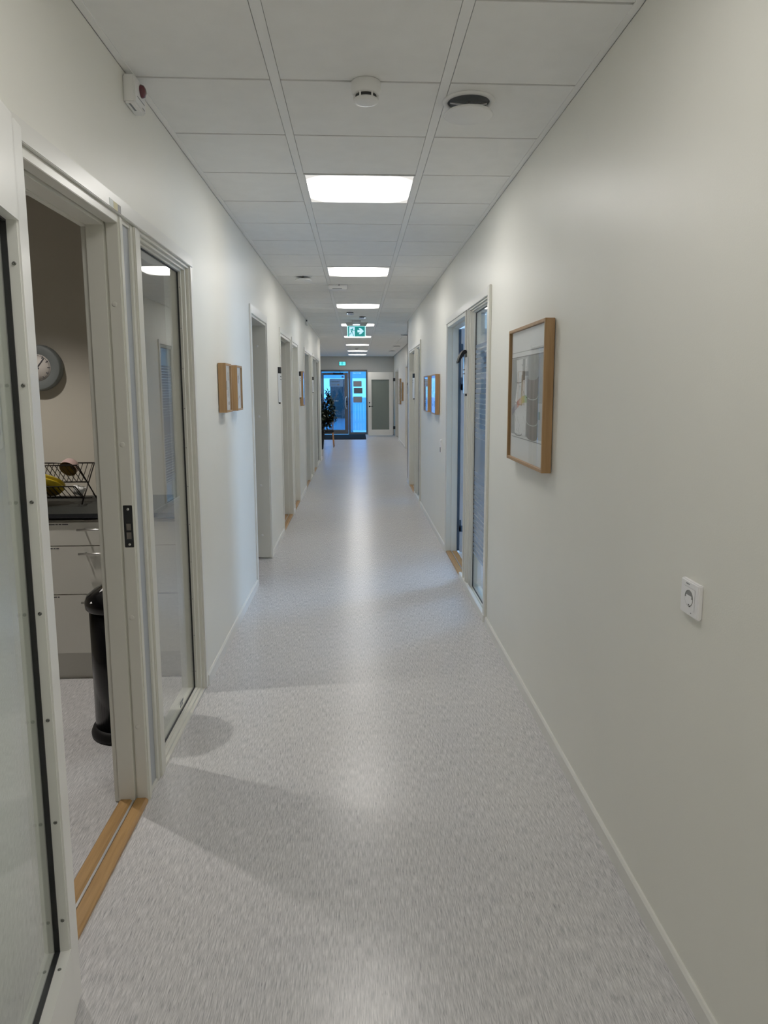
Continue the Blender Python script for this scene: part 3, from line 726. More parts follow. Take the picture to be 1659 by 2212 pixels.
mb = MB(); mb.box(SW + 0.001, LEN - SW - 0.001, gd - 0.006, gd, gz0 + 0.001, gz1 - 0.001); leafbuild(mb, 'pane', 'glassdoor', r)
scr = []
for k in range(7): scr.append(((SW, -0.014, 0.277 + 0.2546 * k), (1, 0, 0)))
for k in range(4): scr.append(((SW + 0.055 + 0.2 * k, -0.014, gz0), (0, 0, 1)))
for p, ax in scr:
    mb = MB(); mb.lathe(p, [(0.0042, 0), (0.0042, 0.0012), (0.003, 0.0022), (0.0016, 0.0024), (0.0012, 0.0012), (0, 0.0012)], ax, 14); leafbuild(mb, 'screw', 'screwsteel', r)
# frame post the leaf hangs on (beside the viewer)
hp = P0 + dv * (LEN + 0.02)
mb = MB(); mb.box(LX, hp.x + 0.03, hp.y - 0.09, hp.y - 0.01, 0, CE); 
tag(mb.build('trim_7', 'frame'), 'cream frame post carrying the foreground door, beside the viewer', 'door post', kind='structure')

# ------------------------------------------------------------------ kitchen
CX0, CX1, CF, CB = -1.752, -0.952, 3.575, 4.195
r = thing('kitchen_cabinet', ((CX0 + CX1) / 2, 3.89, 0), 'beige kitchen drawer cabinet with steel bar handles, behind the bin', 'cabinet')
mb = MB(); mb.box(CX0, CX1, CF + 0.022, CB, 0.15, 0.868); mb.build('carcass', 'cabinet', r)
mb = MB(); mb.box(CX0, CX1 + 0.045, CF + 0.035, CF + 0.05, 0.0, 0.150); mb.build('plinth', 'plinth', r)
mb = MB(); mb.box(CX1 + 0.003, CX1 + 0.046, CF + 0.004, CF + 0.03, 0.15, 0.868); mb.build('filler_strip', 'cabinet', r)
for i, (za, zb) in enumerate(((0.737, 0.860), (0.476, 0.733), (0.153, 0.472))):
    mb = MB(); mb.box(CX0 + 0.002, CX1 - 0.002, CF, CF + 0.020, za, zb, 0.0015); d = mb.build('drawer', 'cabinet', r)
    hz = zb - 0.035
    mb = MB(); mb.cyl((-1.448, CF - 0.03, hz), (-1.256, CF - 0.03, hz), 0.006)
    for hx in (-1.42, -1.284): mb.cyl((hx, CF - 0.03, hz), (hx, CF + 0.001, hz), 0.0045)
    mb.build('handle', 'steel', d)
    mb = MB(); x = CX0 + 0.03 if i else CX0 + 0.06
    xs = -1.60
    for wd in ((0.030, 0.012, 0.014, 0.030) if i == 0 else (0.012, 0.010, 0.014) if i == 1 else (0.016, 0.010)):
        mb.box(xs, xs + wd, CF - 0.0006, CF + 0.001, zb - 0.0135, zb - 0.0075); xs += wd + 0.004
    mb.build('drawer_label', 'mark', d)
mb = MB(); mb.mat('worktopedge').box(CX0 - 0.3, LX - WT - 0.001, CF - 0.012, CF - 0.010, 0.884, 0.9068)
mb.mat('worktop').box(CX0 - 0.3, LX - WT - 0.001, CF - 0.010, 4.198, 0.884, 0.907, 0.0015)
tag(mb.build('kitchen_worktop', None, None, origin=(-1.45, 3.88, 0.884)), 'dark grey stone worktop on the kitchen drawer cabinet', 'worktop')
# support panel at the hidden end of the worktop
mb = MB(); mb.box(CX0 - 0.298, CX0 - 0.27, CF + 0.01, CB, 0, 0.883)
mb.build('end_panel', 'cabinet', r)
# tall unit to the upper right of the clock stays plain wall

# wall clock
CC = Vector((-1.860, 4.2, 1.670))
r = thing('wall_clock', CC, 'round grey wall clock with a pale dial on the kitchen wall', 'clock')
mb = MB(); mb.lathe(CC, [(0.130, 0), (0.134, 0.012), (0.129, 0.050), (0.124, 0.054), (0.079, 0.049), (0.0, 0.049)], (0, -1, 0), 64); mb.build('case', 'clockrim', r)
mb = MB(); mb.lathe(CC + Vector((0, -0.0491, 0)), [(0.077, 0), (0.077, 0.0015), (0, 0.0016)], (0, -1, 0), 48); mb.build('dial', 'dial', r)
mb = MB()
for k in range(60):
    a = 2 * PI * k / 60; L1, wd = (0.016, 0.0028) if k % 5 == 0 else (0.008, 0.0011)
    ux, uz = math.sin(a), math.cos(a); px_, pz_ = uz, -ux; q = CC + Vector((0, -0.0508, 0))
    pts = [q + Vector((ux * rr + px_ * s_, 0, uz * rr + pz_ * s_)) for rr, s_ in ((0.074, -wd), (0.074, wd), (0.074 - L1, wd), (0.074 - L1, -wd))]
    mb.prism(pts, (0, -0.0006, 0))
mb.build('minute_marks', 'mark', r)
def hand(name, ang, ln, wd):
    mb = MB(); a = math.radians(ang); ux, uz = math.sin(a), math.cos(a); q = CC + Vector((0, -0.0520, 0))
    pts = [q + Vector((ux * rr + uz * s_, 0, uz * rr - ux * s_)) for rr, s_ in ((-0.012, -wd), (-0.012, wd), (ln, wd * 0.8), (ln, -wd * 0.8))]
    mb.prism(pts, (0, -0.0012, 0)); mb.build(name, 'mark', r)
hand('minute_hand', 38, 0.068, 0.0032); hand('hour_hand', 305, 0.045, 0.0036)

# dish rack
XR, XL = -1.53, -2.0
r = thing('dish_rack', (-1.77, 3.95, 0.907), 'two-tier dark wire dish rack on the kitchen worktop', 'dish rack')
rw = 0.0032
def at_rack(x, p): return (x, p[0], p[1])
ATOP, AFOOT, BTOP, BBOT, MID = (4.055, 1.120), (3.839, 0.911), (3.810, 1.132), (4.057, 0.911), (3.949, 1.022)
LOWF, LOWB = (3.760, 1.022), (3.866, 0.948)
for nm, a, b in (('leg', ATOP, AFOOT), ('leg', BTOP, BBOT)):
    for x in (XR, XL):
        mb = MB(); mb.tube([at_rack(x, a), at_rack(x, b)], rw * 1.2, 8); mb.build(nm, 'wire', r)
mb = MB()
for p in (ATOP, BTOP, MID): mb.tube([at_rack(XL, p), at_rack(XR, p)], rw * 1.2, 8)
n = 17
for k in range(n):
    x = XL + 0.02 + (XR - XL - 0.03) * k / (n - 1)
    mb.tube([at_rack(x, BTOP), at_rack(x, MID), at_rack(x, ATOP)], rw * 0.75, 6)
mb.build('upper_tier', 'wire', r)
mb = MB()
for p in (LOWF, LOWB): mb.tube([at_rack(XL, p), at_rack(XR, p)], rw * 1.2, 8)
mb.tube([at_rack(XR, LOWF), at_rack(XR, LOWB), at_rack(XR, AFOOT)], rw * 1.2, 8)
mb.tube([at_rack(XL, LOWF), at_rack(XL, LOWB), at_rack(XL, AFOOT)], rw * 1.2, 8)
for k in range(n):
    x = XL + 0.02 + (XR - XL - 0.03) * k / (n - 1)
    mb.tube([at_rack(x, LOWF), at_rack(x, LOWB), at_rack(x, (3.99, 0.925))], rw * 0.75, 6)
mb.tube([at_rack(XL, (3.99, 0.925)), at_rack(XR, (3.99, 0.925))], rw * 1.2, 8)
mb.build('lower_tier', 'wire', r)
mb = MB(); mb.tube([at_rack(XR + 0.002, (4.0, 0.945)), at_rack(XR + 0.012, (4.03, 0.925)), at_rack(XR + 0.03, (4.04, 0.935)), at_rack(XR + 0.04, (4.03, 0.955)), at_rack(XR + 0.03, (4.02, 0.965))], rw, 8); mb.build('foot_loop', 'wire', r)
# plates
def plate(loc, ax, label):
    mb = MB(); R_ = 0.115
    mb.lathe(loc, [(0.0, 0.0), (R_ * 0.80, 0.0), (R_ * 0.86, 0.003), (R_ * 0.97, 0.024), (R_, 0.030), (R_ * 0.975, 0.031), (R_ * 0.84, 0.007), (0, 0.004)], ax, 48)
    return tag(mb.build('plate', 'yellow', None, origin=loc), label, 'plate', 'yellow plates in the dish rack')
pa = Vector((0.08, 0.52, 0.85)).normalized()
plate(Vector((-1.748, 3.842, 0.996)), pa, 'front yellow plate leaning in the lower tier of the dish rack')
plate(Vector((-1.748, 3.842, 0.996)) + pa * 0.021, pa, 'rear yellow plate leaning in the lower tier of the dish rack')
mb = MB(); q = Vector((-1.640, 3.950, 1.096)); ax = Vector((0.12, 0.85, 0.50)).normalized()
mb.mat('pink').lathe(q, [(0.049, 0.0), (0.0485, 0.026), (0.042, 0.048), (0.026, 0.061), (0.0, 0.063)], ax, 36, caps=False)
mb.mat('brown').lathe(q, [(0.049, 0.0), (0.044, 0.0), (0.040, 0.006), (0.0, 0.010)], ax, 36, caps=False)
tag(mb.build('bowl', None, None, origin=q), 'pink bowl with a dark brown inside, in the upper tier of the dish rack', 'bowl')
mb = MB(); q = Vector((-1.585, 3.93, 0.953))
mb.lathe(q, [(0.0, 0.0), (0.026, 0.0), (0.032, 0.03), (0.033, 0.048), (0.030, 0.048), (0.028, 0.03), (0.0, 0.006)], (0.25, 0.1, 1), 28)
o = tag(mb.build('cup', 'white', None, origin=q), 'small white cup in the lower tier of the dish rack', 'cup')

# pedal bin
BC = Vector((-1.063, 3.02, 0)); BR = 0.135
r = thing('pedal_bin', BC, 'tall black pedal bin with a domed lid inside the kitchen opening', 'bin')
mb = MB(); mb.lathe(BC, [(0.0, 0.045), (BR - 0.004, 0.045), (BR - 0.004, 0.585), (0.0, 0.585)], seg=56); mb.build('body', 'blackgloss', r)
mb = MB(); mb.lathe(BC, [(0.0, 0.001), (BR + 0.014, 0.001), (BR + 0.016, 0.02), (BR + 0.008, 0.04), (BR - 0.002, 0.048), (0, 0.048)], seg=56); mb.build('base_ring', 'black', r)
mb = MB(); mb.mat('blackgloss')
mb.lathe(BC, [(BR + 0.002, 0.583), (BR + 0.010, 0.592), (BR + 0.012, 0.612), (BR + 0.011, 0.622), (BR + 0.002, 0.645), (0.108, 0.668), (0.070, 0.688), (0.03, 0.698), (0, 0.70)], seg=64); ld = mb.build('lid', None, r)
# flat silver wedge on the lid front
mb = MB(); f = [(-0.088, -0.112, 0.629), (0.05, -0.136, 0.629), (0.03, -0.05, 0.699), (-0.035, -0.045, 0.699)]
mb.prism([BC + Vector(p) for p in f], (0, -0.004, 0.006)); mb.build('lid_inlay', 'alu', ld)
mb = MB(); mb.lathe(BC + Vector((0, -0.03, 0.694)), [(0.016, 0), (0.016, 0.006), (0.012, 0.008), (0, 0.008)], (0, -0.3, 1), 20); mb.build('lid_button', 'black', ld)
mb = MB(); mb.box(BC.x + BR + 0.008, BC.x + BR + 0.04, BC.y - 0.05, BC.y + 0.05, 0.008, 0.018, 0.003); mb.build('pedal', 'black', r)

# ------------------------------------------------------------------ things on the ceiling
GL = 'square ceiling lights down the corridor'
for k, (dn, where) in enumerate(((0, 'nearest to the viewer'), (1, 'second from the viewer'), (2, 'third from the viewer, before the round sensors'), (3, 'fourth from the viewer, partly hidden by the green exit sign'), (4, 'fifth from the viewer, just past the green exit sign'), (5, 'sixth from the viewer'), (6, 'seventh, second from the end wall'), (7, 'eighth, closest to the end wall'))):
    y = Y3 + TL * 5 * dn
    if dn == 7: y = Y3 + TL * 34
    r = thing('ceiling_light', (0.0239, y + TL / 2, CE), 'square white ceiling light panel, ' + where, 'ceiling light', GL)
    x0, x1, ya, yb = RAIL_L + RWD, RAIL_R - RWD, y + 0.004, y + TL - 0.004
    mb = MB(); w_ = 0.008
    for a in ((x0, x0 + w_, ya, yb), (x1 - w_, x1, ya, yb), (x0 + w_, x1 - w_, ya, ya + w_), (x0 + w_, x1 - w_, yb - w_, yb)): mb.box(*a, CE - 0.004, CE - 0.0002)
    mb.build('light_frame', 'white', r)
    mb = MB(); mb.box(x0 + w_, x1 - w_, ya + w_, yb - w_, CE - 0.0035, CE - 0.0005); mb.build('diffuser', 'lamp' if dn < 2 else 'lampfar' if dn < 5 else 'lampend', r)

# smoke detector
q = Vector((0.042, 2.655, CE))
r = thing('smoke_detector', q, 'round white smoke detector on the ceiling nearest the viewer', 'smoke detector')
mb = MB(); mb.lathe(q, [(0.050, 0), (0.054, 0.004), (0.055, 0.026), (0.050, 0.042), (0.043, 0.046), (0, 0.046)], (0, 0, -1), 48); mb.build('base', 'white', r)
mb = MB(); mb.lathe(q, [(0.038, 0.0458), (0.038, 0.060), (0, 0.060)], (0, 0, -1), 32); mb.build('sensing_chamber', 'dark', r)
mb = MB(); mb.lathe(q, [(0.042, 0.058), (0.045, 0.062), (0.044, 0.068), (0.03, 0.071), (0, 0.072)], (0, 0, -1), 48); c = mb.build('cap', 'white', r)
for k in range(6):
    a = PI / 6 + PI / 3 * k - PI / 2
    mb = MB(); p = q + Vector((0.043 * math.cos(a), 0.043 * math.sin(a), 0)); mb.box(p.x - 0.003, p.x + 0.003, p.y - 0.003, p.y + 0.003, CE - 0.062, CE - 0.042, 0.001); mb.build('rib', 'white', c)

def air_vent(x, y, R_, label, drop=0.038):
    q = Vector((x, y, CE)); r = thing('air_vent', q, label, 'air vent', 'round disc air vents in the ceiling')
    mb = MB(); mb.lathe(q, [(R_ * 0.80, 0.0005), (R_ * 0.80, 0.006), (R_ * 0.86, 0.010), (R_ * 0.95, 0.008), (R_, 0.002), (R_, 0.0005)], (0, 0, -1), 56, caps=False); mb.build('ring', 'white', r)
    mb = MB(); mb.lathe(q, [(R_ * 0.81, 0.0008), (R_ * 0.81, 0.0016), (0, 0.0016)], (0, 0, -1), 48); mb.build('throat', 'throat', r)
    mb = MB(); mb.cyl(q - Vector((0, 0, 0.0016)), q - Vector((0, 0, drop)), 0.006); mb.tube([q + Vector((-R_ * 0.7, 0, -0.006)), q + Vector((0, 0, -0.016)), q + Vector((R_ * 0.7, 0, -0.006))], 0.004, 8); mb.build('stem', 'alu', r)
    mb = MB(); mb.lathe(q, [(0, drop - 0.010), (R_ * 0.86, drop - 0.008), (R_ * 0.93, drop - 0.003), (R_ * 0.945, drop + 0.002), (R_ * 0.90, drop + 0.004), (0, drop + 0.006)], (0, 0, -1), 56); mb.build('disc', 'white', r)
air_vent(0.440, 2.805, 0.101, 'large round white air vent with a hanging disc, nearest the viewer', 0.050)
air_vent(-0.518, 6.98, 0.085, 'round air vent on the left of the second ceiling light')
for k, (x, y, lb) in enumerate(((0.994, 14.17, 'nearest of three small dark air vents in the far right ceiling'), (1.02, 17.78, 'middle one of three small dark air vents in the far right ceiling'), (1.02, 19.97, 'farthest of three small dark air vents in the far right ceiling'))):
    air_vent(x, y, 0.10, lb, 0.03)
# ceiling box
r = thing('mounted_unit', (-0.194, 7.55, CE), 'flat white box fixed to the ceiling past the second light', 'emergency unit')
mb = MB(); mb.box(-0.293, -0.094, 7.49, 7.60, CE - 0.052, CE - 0.001, 0.006); mb.build('housing', 'white', r)
mb = MB(); mb.box(-0.25, -0.15, 7.4890, 7.4905, CE - 0.048, CE - 0.041); mb.build('label_strip', 'greymark', r)
mb = MB(); mb.box(-0.185, -0.175, 7.4885, 7.4905, CE - 0.014, CE - 0.002); mb.build('latch', 'mark', r)
# motion sensors
for x, y, lb, s_ in ((-0.091, 10.18, 'left one of the two round ceiling sensors before the exit sign', -1), (0.094, 10.75, 'right one of the two round ceiling sensors before the exit sign', 1)):
    q = Vector((x, y, CE)); r = thing('ceiling_sensor', q, lb, 'sensor', 'round ceiling sensors')
    mb = MB(); mb.lathe(q, [(0.052, 0.0), (0.052, 0.004), (0.045, 0.006), (0, 0.006)], (0, 0, -1), 32); mb.build('mount', 'dark', r)
    mb = MB(); mb.lathe(q, [(0.03, 0.006), (0.03, 0.014), (0.054, 0.018), (0.055, 0.028), (0.045, 0.034), (0, 0.036)], (0, 0, -1), 36); mb.build('body', 'sensor', r)
    mb = MB(); mb.lathe(q + Vector((0.036 * s_, -0.042, -0.024)), [(0.007, 0), (0.006, 0.004), (0, 0.005)], (0.3 * s_, -1, -0.2), 14); mb.build('led', 'led', r)
for x, y, lb in ((0.006, 11.32, 'small dark ceiling detector just above the green exit sign'), (0.003, 19.08, 'small dark ceiling detector between the last lights')):
    q = Vector((x, y, CE)); r = thing('smoke_detector', q, lb, 'smoke detector')
    mb = MB(); mb.lathe(q, [(0.05, 0), (0.05, 0.012), (0.042, 0.016), (0, 0.016)], (0, 0, -1), 28); mb.build('base', 'greymark', r)
    mb = MB(); mb.lathe(q, [(0.03, 0.016), (0.038, 0.020), (0.036, 0.034), (0, 0.036)], (0, 0, -1), 28); mb.build('cap', 'rail', r)

# exit sign hanging from the ceiling
EYS = 11.2; sx0, sx1, sz0, sz1 = -0.147, 0.147, 2.372, 2.540
r = thing('exit_sign', (0, EYS, CE), 'hanging green exit sign with running figure and right arrow', 'exit sign')
mb = MB(); mb.prism([(-0.150, EYS + 0.012, 2.546), (0.155, EYS + 0.012, 2.546), (0.185, EYS + 0.012, 2.600), (-0.180, EYS + 0.012, 2.600)], (0, 0.07, 0)); mb.box(-0.07, 0.07, EYS + 0.012, EYS + 0.08, 2.60, CE - 0.001); o = mb.build('mount', 'mountgrey', r)
mb = MB(); mb.box(-0.055, 0.055, EYS - 0.006, EYS + 0.0115, 2.553, 2.568, 0.002); mb.build('mount_light', 'led', o)
mb = MB()
for x in (-0.107, -0.093, 0.093, 0.107): mb.box(x - 0.004, x + 0.004, EYS - 0.002, EYS + 0.008, 2.5405, 2.566)
mb.box(-0.115, 0.115, EYS + 0.0, EYS + 0.0115, 2.5545, 2.5595); mb.build('hanger', 'alu', r)
mb = MB(); mb.box(sx0, sx1, EYS, EYS + 0.010, sz0, sz1, 0.003); pl = mb.build('plate', 'exitedge', r)
mb = MB(); mb.box(sx0 + 0.013, sx1 - 0.013, EYS - 0.0015, EYS - 0.0002, sz0 + 0.006, sz1 - 0.005); mb.build('green_field', 'exitgreen', pl)
yf = EYS - 0.0022
mb = MB(); mb.box(-0.115, -0.028, yf, yf + 0.0006, sz0 + 0.006, sz1 - 0.016)
def flat(mb, pts, y=yf, d=0.0006): mb.prism([(x, y, z) for x, z in pts], (0, d, 0))
o = mb.build('white_doorway', 'exitwhite', pl)
mb = MB()
cxz = 2.4605
flat(mb, [(0.016, cxz - 0.019), (0.016, cxz + 0.019), (0.056, cxz + 0.019), (0.036, cxz + 0.048), (0.068, cxz + 0.048), (0.117, cxz), (0.068, cxz - 0.048), (0.036, cxz - 0.048), (0.056, cxz - 0.019)]); mb.build('arrow', 'exitwhite', pl)
mb = MB(); y2 = yf - 0.0008
mb.lathe((-0.058, y2 + 0.0006, 2.505), [(0.0085, 0), (0.0085, 0.0006), (0, 0.0007)], (0, -1, 0), 20)
def limb(pts, w):
    for (xa, za), (xb, zb) in zip(pts, pts[1:]):
        d = Vector((xb - xa, zb - za)); n_ = Vector((-d.y, d.x)).normalized() * w; e = d.normalized() * w * 0.6
        flat(mb, [(xa - e.x + n_.x, za - e.y + n_.y), (xa - e.x - n_.x, za - e.y - n_.y), (xb + e.x - n_.x, zb + e.y - n_.y), (xb + e.x + n_.x, zb + e.y + n_.y)], y2)
limb([(-0.066, 2.490), (-0.078, 2.452)], 0.010)
limb([(-0.066, 2.492), (-0.090, 2.487), (-0.100, 2.470)], 0.0042)
limb([(-0.062, 2.490), (-0.048, 2.468), (-0.030, 2.466)], 0.0042)
limb([(-0.074, 2.452), (-0.060, 2.428), (-0.048, 2.388)], 0.0055)
limb([(-0.080, 2.452), (-0.092, 2.418), (-0.124, 2.414)], 0.0055)
mb.build('running_figure', 'exitgreen', pl)
# far exit sign on the end wall
r = thing('exit_sign', (-0.486, EY, 2.33), 'small glowing cyan exit sign on the end wall above the entrance', 'exit sign')
mb = MB(); mb.box(-0.603, -0.368, EY - 0.045, EY - 0.001, 2.330, 2.470, 0.008); mb.build('housing', 'darksteel', r)
mb = MB(); mb.box(-0.590, -0.380, EY - 0.047, EY - 0.0452, 2.342, 2.460); mb.build('lit_panel', 'exitfar', r)
mb = MB(); fm = M['exitfarmark'] = emis('exit_far_mark', (0.0, 0.42, 0.46), 0.7)
flat(mb, [(-0.575, 2.37), (-0.575, 2.435), (-0.556, 2.44), (-0.560, 2.365)], EY - 0.0485, 0.001); flat(mb, [(-0.515, 2.36), (-0.515, 2.44), (-0.490, 2.455), (-0.470, 2.44), (-0.475, 2.36)], EY - 0.0485, 0.001); flat(mb, [(-0.440, 2.37), (-0.447, 2.43), (-0.425, 2.425), (-0.420, 2.38)], EY - 0.0485, 0.001)
mb.build('symbol', 'exitfarmark', r)

# alarm sounder on the left wall
r = thing('mounted_alarm', (LX, 2.63, 2.56), 'white wall alarm box with a dark red lens under the ceiling, upper left', 'alarm')
mb = MB(); LW.box(mb, 0.0005, 0.042, 2.575, 2.70, 2.528, 2.622, 0.006); mb.build('housing', 'white', r)
mb = MB(); mb.lathe(LW.P(0.0418, 2.648, 2.592), [(0.022, 0), (0.022, 0.004), (0.019, 0.012), (0.010, 0.017), (0, 0.018)], (1, 0, 0), 28); mb.build('red_lens', 'red', r)
mb = MB()
LW.box(mb, 0.0415, 0.0428, 2.60, 2.68, 2.556, 2.559); LW.box(mb, 0.016, 0.023, 2.585, 2.65, 2.5272, 2.5285); LW.box(mb, 0.0415, 0.0428, 2.655, 2.68, 2.537, 2.541); mb.build('slot', 'greymark', r)
# little camera further on
r = thing('wall_camera', (LX, 11.15, 2.6), 'tiny white wall unit with a black eye under the ceiling on the left', 'camera')
mb = MB(); LW.box(mb, 0.0005, 0.030, 11.08, 11.22, 2.55, 2.632, 0.005); mb.build('housing', 'white', r)
mb = MB(); mb.lathe((LX + 0.02, 11.081, 2.608), [(0.011, 0), (0.010, 0.008), (0, 0.010)], (0.4, -1, 0), 16); mb.build('lens', 'black', r)

# ------------------------------------------------------------------ sockets and switches
r = thing('wall_socket', (RX, 1.617, 1.02), 'white power socket alone on the right wall', 'socket')
mb = MB(); RW.box(mb, 0.0003, 0.0135, 1.570, 1.660, 0.979, 1.067, 0.003); mb.build('frame_plate', 'socket', r)
mb = MB(); RW.box(mb, 0.0128, 0.0142, 1.586, 1.643, 0.996, 1.051, 0.002); ins = mb.build('insert', 'socket', r)
q = Vector(RW.P(0.0143, 1.614, 1.024))
mb = MB(); mb.lathe(q, [(0.0205, 0.0), (0.0205, 0.0006), (0.019, 0.0006), (0.019, 0.0)], (-1, 0, 0), 36, caps=False); mb.lathe(q, [(0.019, 0.0002), (0, 0.0002)], (-1, 0, 0), 36, caps=False); mb.build('recess_shade', 'sockethole', ins)  # flat disc painted dark for the shade in the upper recess
mb = MB(); mb.prism([q + Vector((-0.0005, 0.019 * math.cos(a), 0.019 * math.sin(a))) for a in [PI + PI * k / 12 for k in range(13)]], (-0.0006, 0, 0)); RW.box(mb, 0.0147, 0.0153, 1.601, 1.627, 1.022, 1.031); mb.build('recess_lit_parts', 'socket', ins)  # lower half and centre block drawn pale, as the lit part
mb = MB()
RW.box(mb, 0.0152, 0.0157, 1.609, 1.615, 1.007, 1.0095); RW.box(mb, 0.0152, 0.0157, 1.605, 1.610, 1.004, 1.0065); mb.build('contact', 'mark', ins)
mb = MB()
for k in range(6): RW.box(mb, 0.0131, 0.0136, 1.6145 + 0.0032 * k, 1.6168 + 0.0032 * k, 1.0565, 1.0602)
mb.build('imprint', 'greymark', r)
mb = MB(); RW.box(mb, 0.0131, 0.0136, 1.600, 1.605, 0.9875, 0.9895); mb.build('small_imprint', 'greymark', r)

r = thing('light_switch', (RX, 6.78, 0.99), 'white double light switch beside the nearest office door on the right', 'switch')
mb = MB(); RW.box(mb, 0.0003, 0.012, 6.73, 6.81, 0.912, 1.045, 0.003); mb.build('plate', 'socket', r)
for z in (0.945, 1.012):
    mb = MB(); RW.box(mb, 0.012, 0.016, 6.745, 6.795, z - 0.025, z + 0.025, 0.002); mb.build('rocker', 'sockethole' if z < 0.96 else 'socket', r)

# ------------------------------------------------------------------ pictures
def box_frame(root, side, ya, yb, za, zb, depth, w, mat='oakframe'):
    mb = MB()
    side.box(mb, 0.004, depth, ya, ya + w, za, zb, 0.001); side.box(mb, 0.004, depth, yb - w, yb, za, zb, 0.001)
    side.box(mb, 0.004, depth, ya + w, yb - w, za, za + w, 0.001); side.box(mb, 0.004, depth, ya + w, yb - w, zb - w, zb, 0.001)
    return mb.build('frame', mat, root)
PG = 'wooden framed pictures on the corridor walls'
# the large drawing
ya, yb, za, zb, dp, fw = 2.895, 3.585, 1.180, 1.835, 0.046, 0.014
r = thing('framed_picture', (RX, (ya + yb) / 2, za), 'large oak-framed drawing with a brown cylinder and rainbow strip on the right wall', 'picture', PG)
box_frame(r, RW, ya, yb, za, zb, dp, fw)
W_, H_ = yb - ya - 2 * fw, zb - za - 2 * fw
yo, zo = yb - fw, za + fw
def art(mb, pts, lay, mat):
    mb.mat(mat); x = RX - 0.030 - 0.0003 * lay
    mb.poly([(x, yo - u * W_, zo + v * H_) for u, v in pts])
for nm, c in (('sketch_grey', (0.21, 0.22, 0.22)), ('sketch_light', (0.40, 0.41, 0.41)), ('sketch_dark', (0.08, 0.08, 0.08)), ('cyl_brown', (0.075, 0.05, 0.042)), ('cyl_brown_light', (0.13, 0.09, 0.08)), ('cyl_dark', (0.03, 0.03, 0.03)), ('rb_navy', (0.03, 0.03, 0.09)), ('rb_violet', (0.30, 0.26, 0.30)), ('rb_red', (0.55, 0.20, 0.15)), ('rb_orange', (0.60, 0.42, 0.22)), ('rb_yellow', (0.60, 0.60, 0.25)), ('rb_green', (0.30, 0.45, 0.22)), ('tan', (0.42, 0.36, 0.27)), ('rb_teal', (0.07, 0.16, 0.13))):
    M[nm] = paint(nm, c, 0.7, 0.14, 22)
mb = MB(); R4 = lambda a, b, c, d: [(a, c), (b, c), (b, d), (a, d)]
art(mb, R4(0, 1, 0, 1), 0, 'paper')
art(mb, R4(0.02, 0.98, 0.19, 0.80), 1, 'sketch_light'); art(mb, R4(0.02, 0.20, 0.19, 0.79), 2, 'sketch_grey'); art(mb, R4(0.52, 0.98, 0.45, 0.80), 2, 'sketch_grey')
art(mb, R4(0.0, 1.0, 0.795, 0.803), 3, 'sketch_dark'); art(mb, R4(0.02, 0.98, 0.835, 0.84), 3, 'sketch_grey'); art(mb, R4(0.05, 0.98, 0.165, 0.172), 3, 'sketch_grey')
art(mb, [(0.14, 0.20), (0.47, 0.19), (0.50, 0.40), (0.46, 0.62), (0.48, 0.78), (0.16, 0.78), (0.20, 0.60), (0.13, 0.42)], 3, 'paper')
rn = random.Random(3)
for k in range(46):
    u, v = rn.uniform(0.14, 0.48), rn.uniform(0.21, 0.77); du, dv_ = rn.uniform(-0.05, 0.05), rn.uniform(-0.05, 0.05); w2_ = 0.0035
    art(mb, [(u, v), (u + w2_, v + w2_), (u + du + w2_, v + dv_ + w2_), (u + du, v + dv_)], 4, rn.choice(['sketch_grey', 'sketch_dark', 'sketch_light']))
for ring in (0.62, 0.46, 0.205):
    for k in range(8):
        a0, a1 = PI + PI * k / 8, PI + PI * (k + 1) / 8
        art(mb, [(0.25 + 0.13 * math.cos(a0), ring + 0.025 * math.sin(a0)), (0.25 + 0.13 * math.cos(a1), ring + 0.025 * math.sin(a1)), (0.25 + 0.13 * math.cos(a1), ring + 0.008 + 0.025 * math.sin(a1)), (0.25 + 0.13 * math.cos(a0), ring + 0.008 + 0.025 * math.sin(a0))], 5, 'sketch_dark')
art(mb, [(0.32, 0.42), (0.36, 0.42), (0.37, 0.66), (0.33, 0.66)], 5, 'tan'); art(mb, R4(0.36, 0.44, 0.62, 0.78), 5, 'sketch_grey')
arc = ['rb_navy', 'rb_violet', 'rb_red', 'rb_orange', 'rb_yellow', 'rb_green']
for k, m_ in enumerate(arc):
    t0, t1 = k / 6, (k + 1) / 6; f = lambda t: (0.05 + 0.47 * t, 0.335 + 0.115 * math.sin(t * PI * 0.55))
    (u0, v0), (u1, v1) = f(t0), f(t1); art(mb, [(u0, v0), (u1, v1), (u1, v1 + 0.055), (u0, v0 + 0.055)], 6, m_)
cyl_t = lambda u, s_: 0.03 * math.sqrt(max(0, 1 - ((u - 0.665) / 0.155) ** 2)) * s_
us = [0.51 + 0.31 * k / 12 for k in range(13)]
for k in range(12):
    a, b = us[k], us[k + 1]
    art(mb, [(a, 0.205 + cyl_t(a, -1)), (b, 0.205 + cyl_t(b, -1)), (b, 0.645), (a, 0.645)], 7, 'cyl_dark' if k == 11 else 'cyl_brown_light' if k in (3, 6, 7) else 'cyl_brown')
art(mb, [(u, 0.645 + cyl_t(u, 1)) for u in us] + [(u, 0.645 + cyl_t(u, -1)) for u in us[::-1]], 8, 'sketch_grey')
for v in (0.31, 0.50):
    for k in range(12): a, b = us[k], us[k + 1]; art(mb, [(a, v + cyl_t(a, -1)), (b, v + cyl_t(b, -1)), (b, v + 0.007 + cyl_t(b, -1)), (a, v + 0.007 + cyl_t(a, -1))], 9, 'sketch_light')
art(mb, R4(0.83, 0.88, 0.335, 0.39), 7, 'rb_teal')
mb.build('drawing', None, r)
mb = MB(); RW.box(mb, 0.004, 0.0285, ya + fw, yb - fw, za + fw, zb - fw); mb.build('backing', 'paperdark', r)
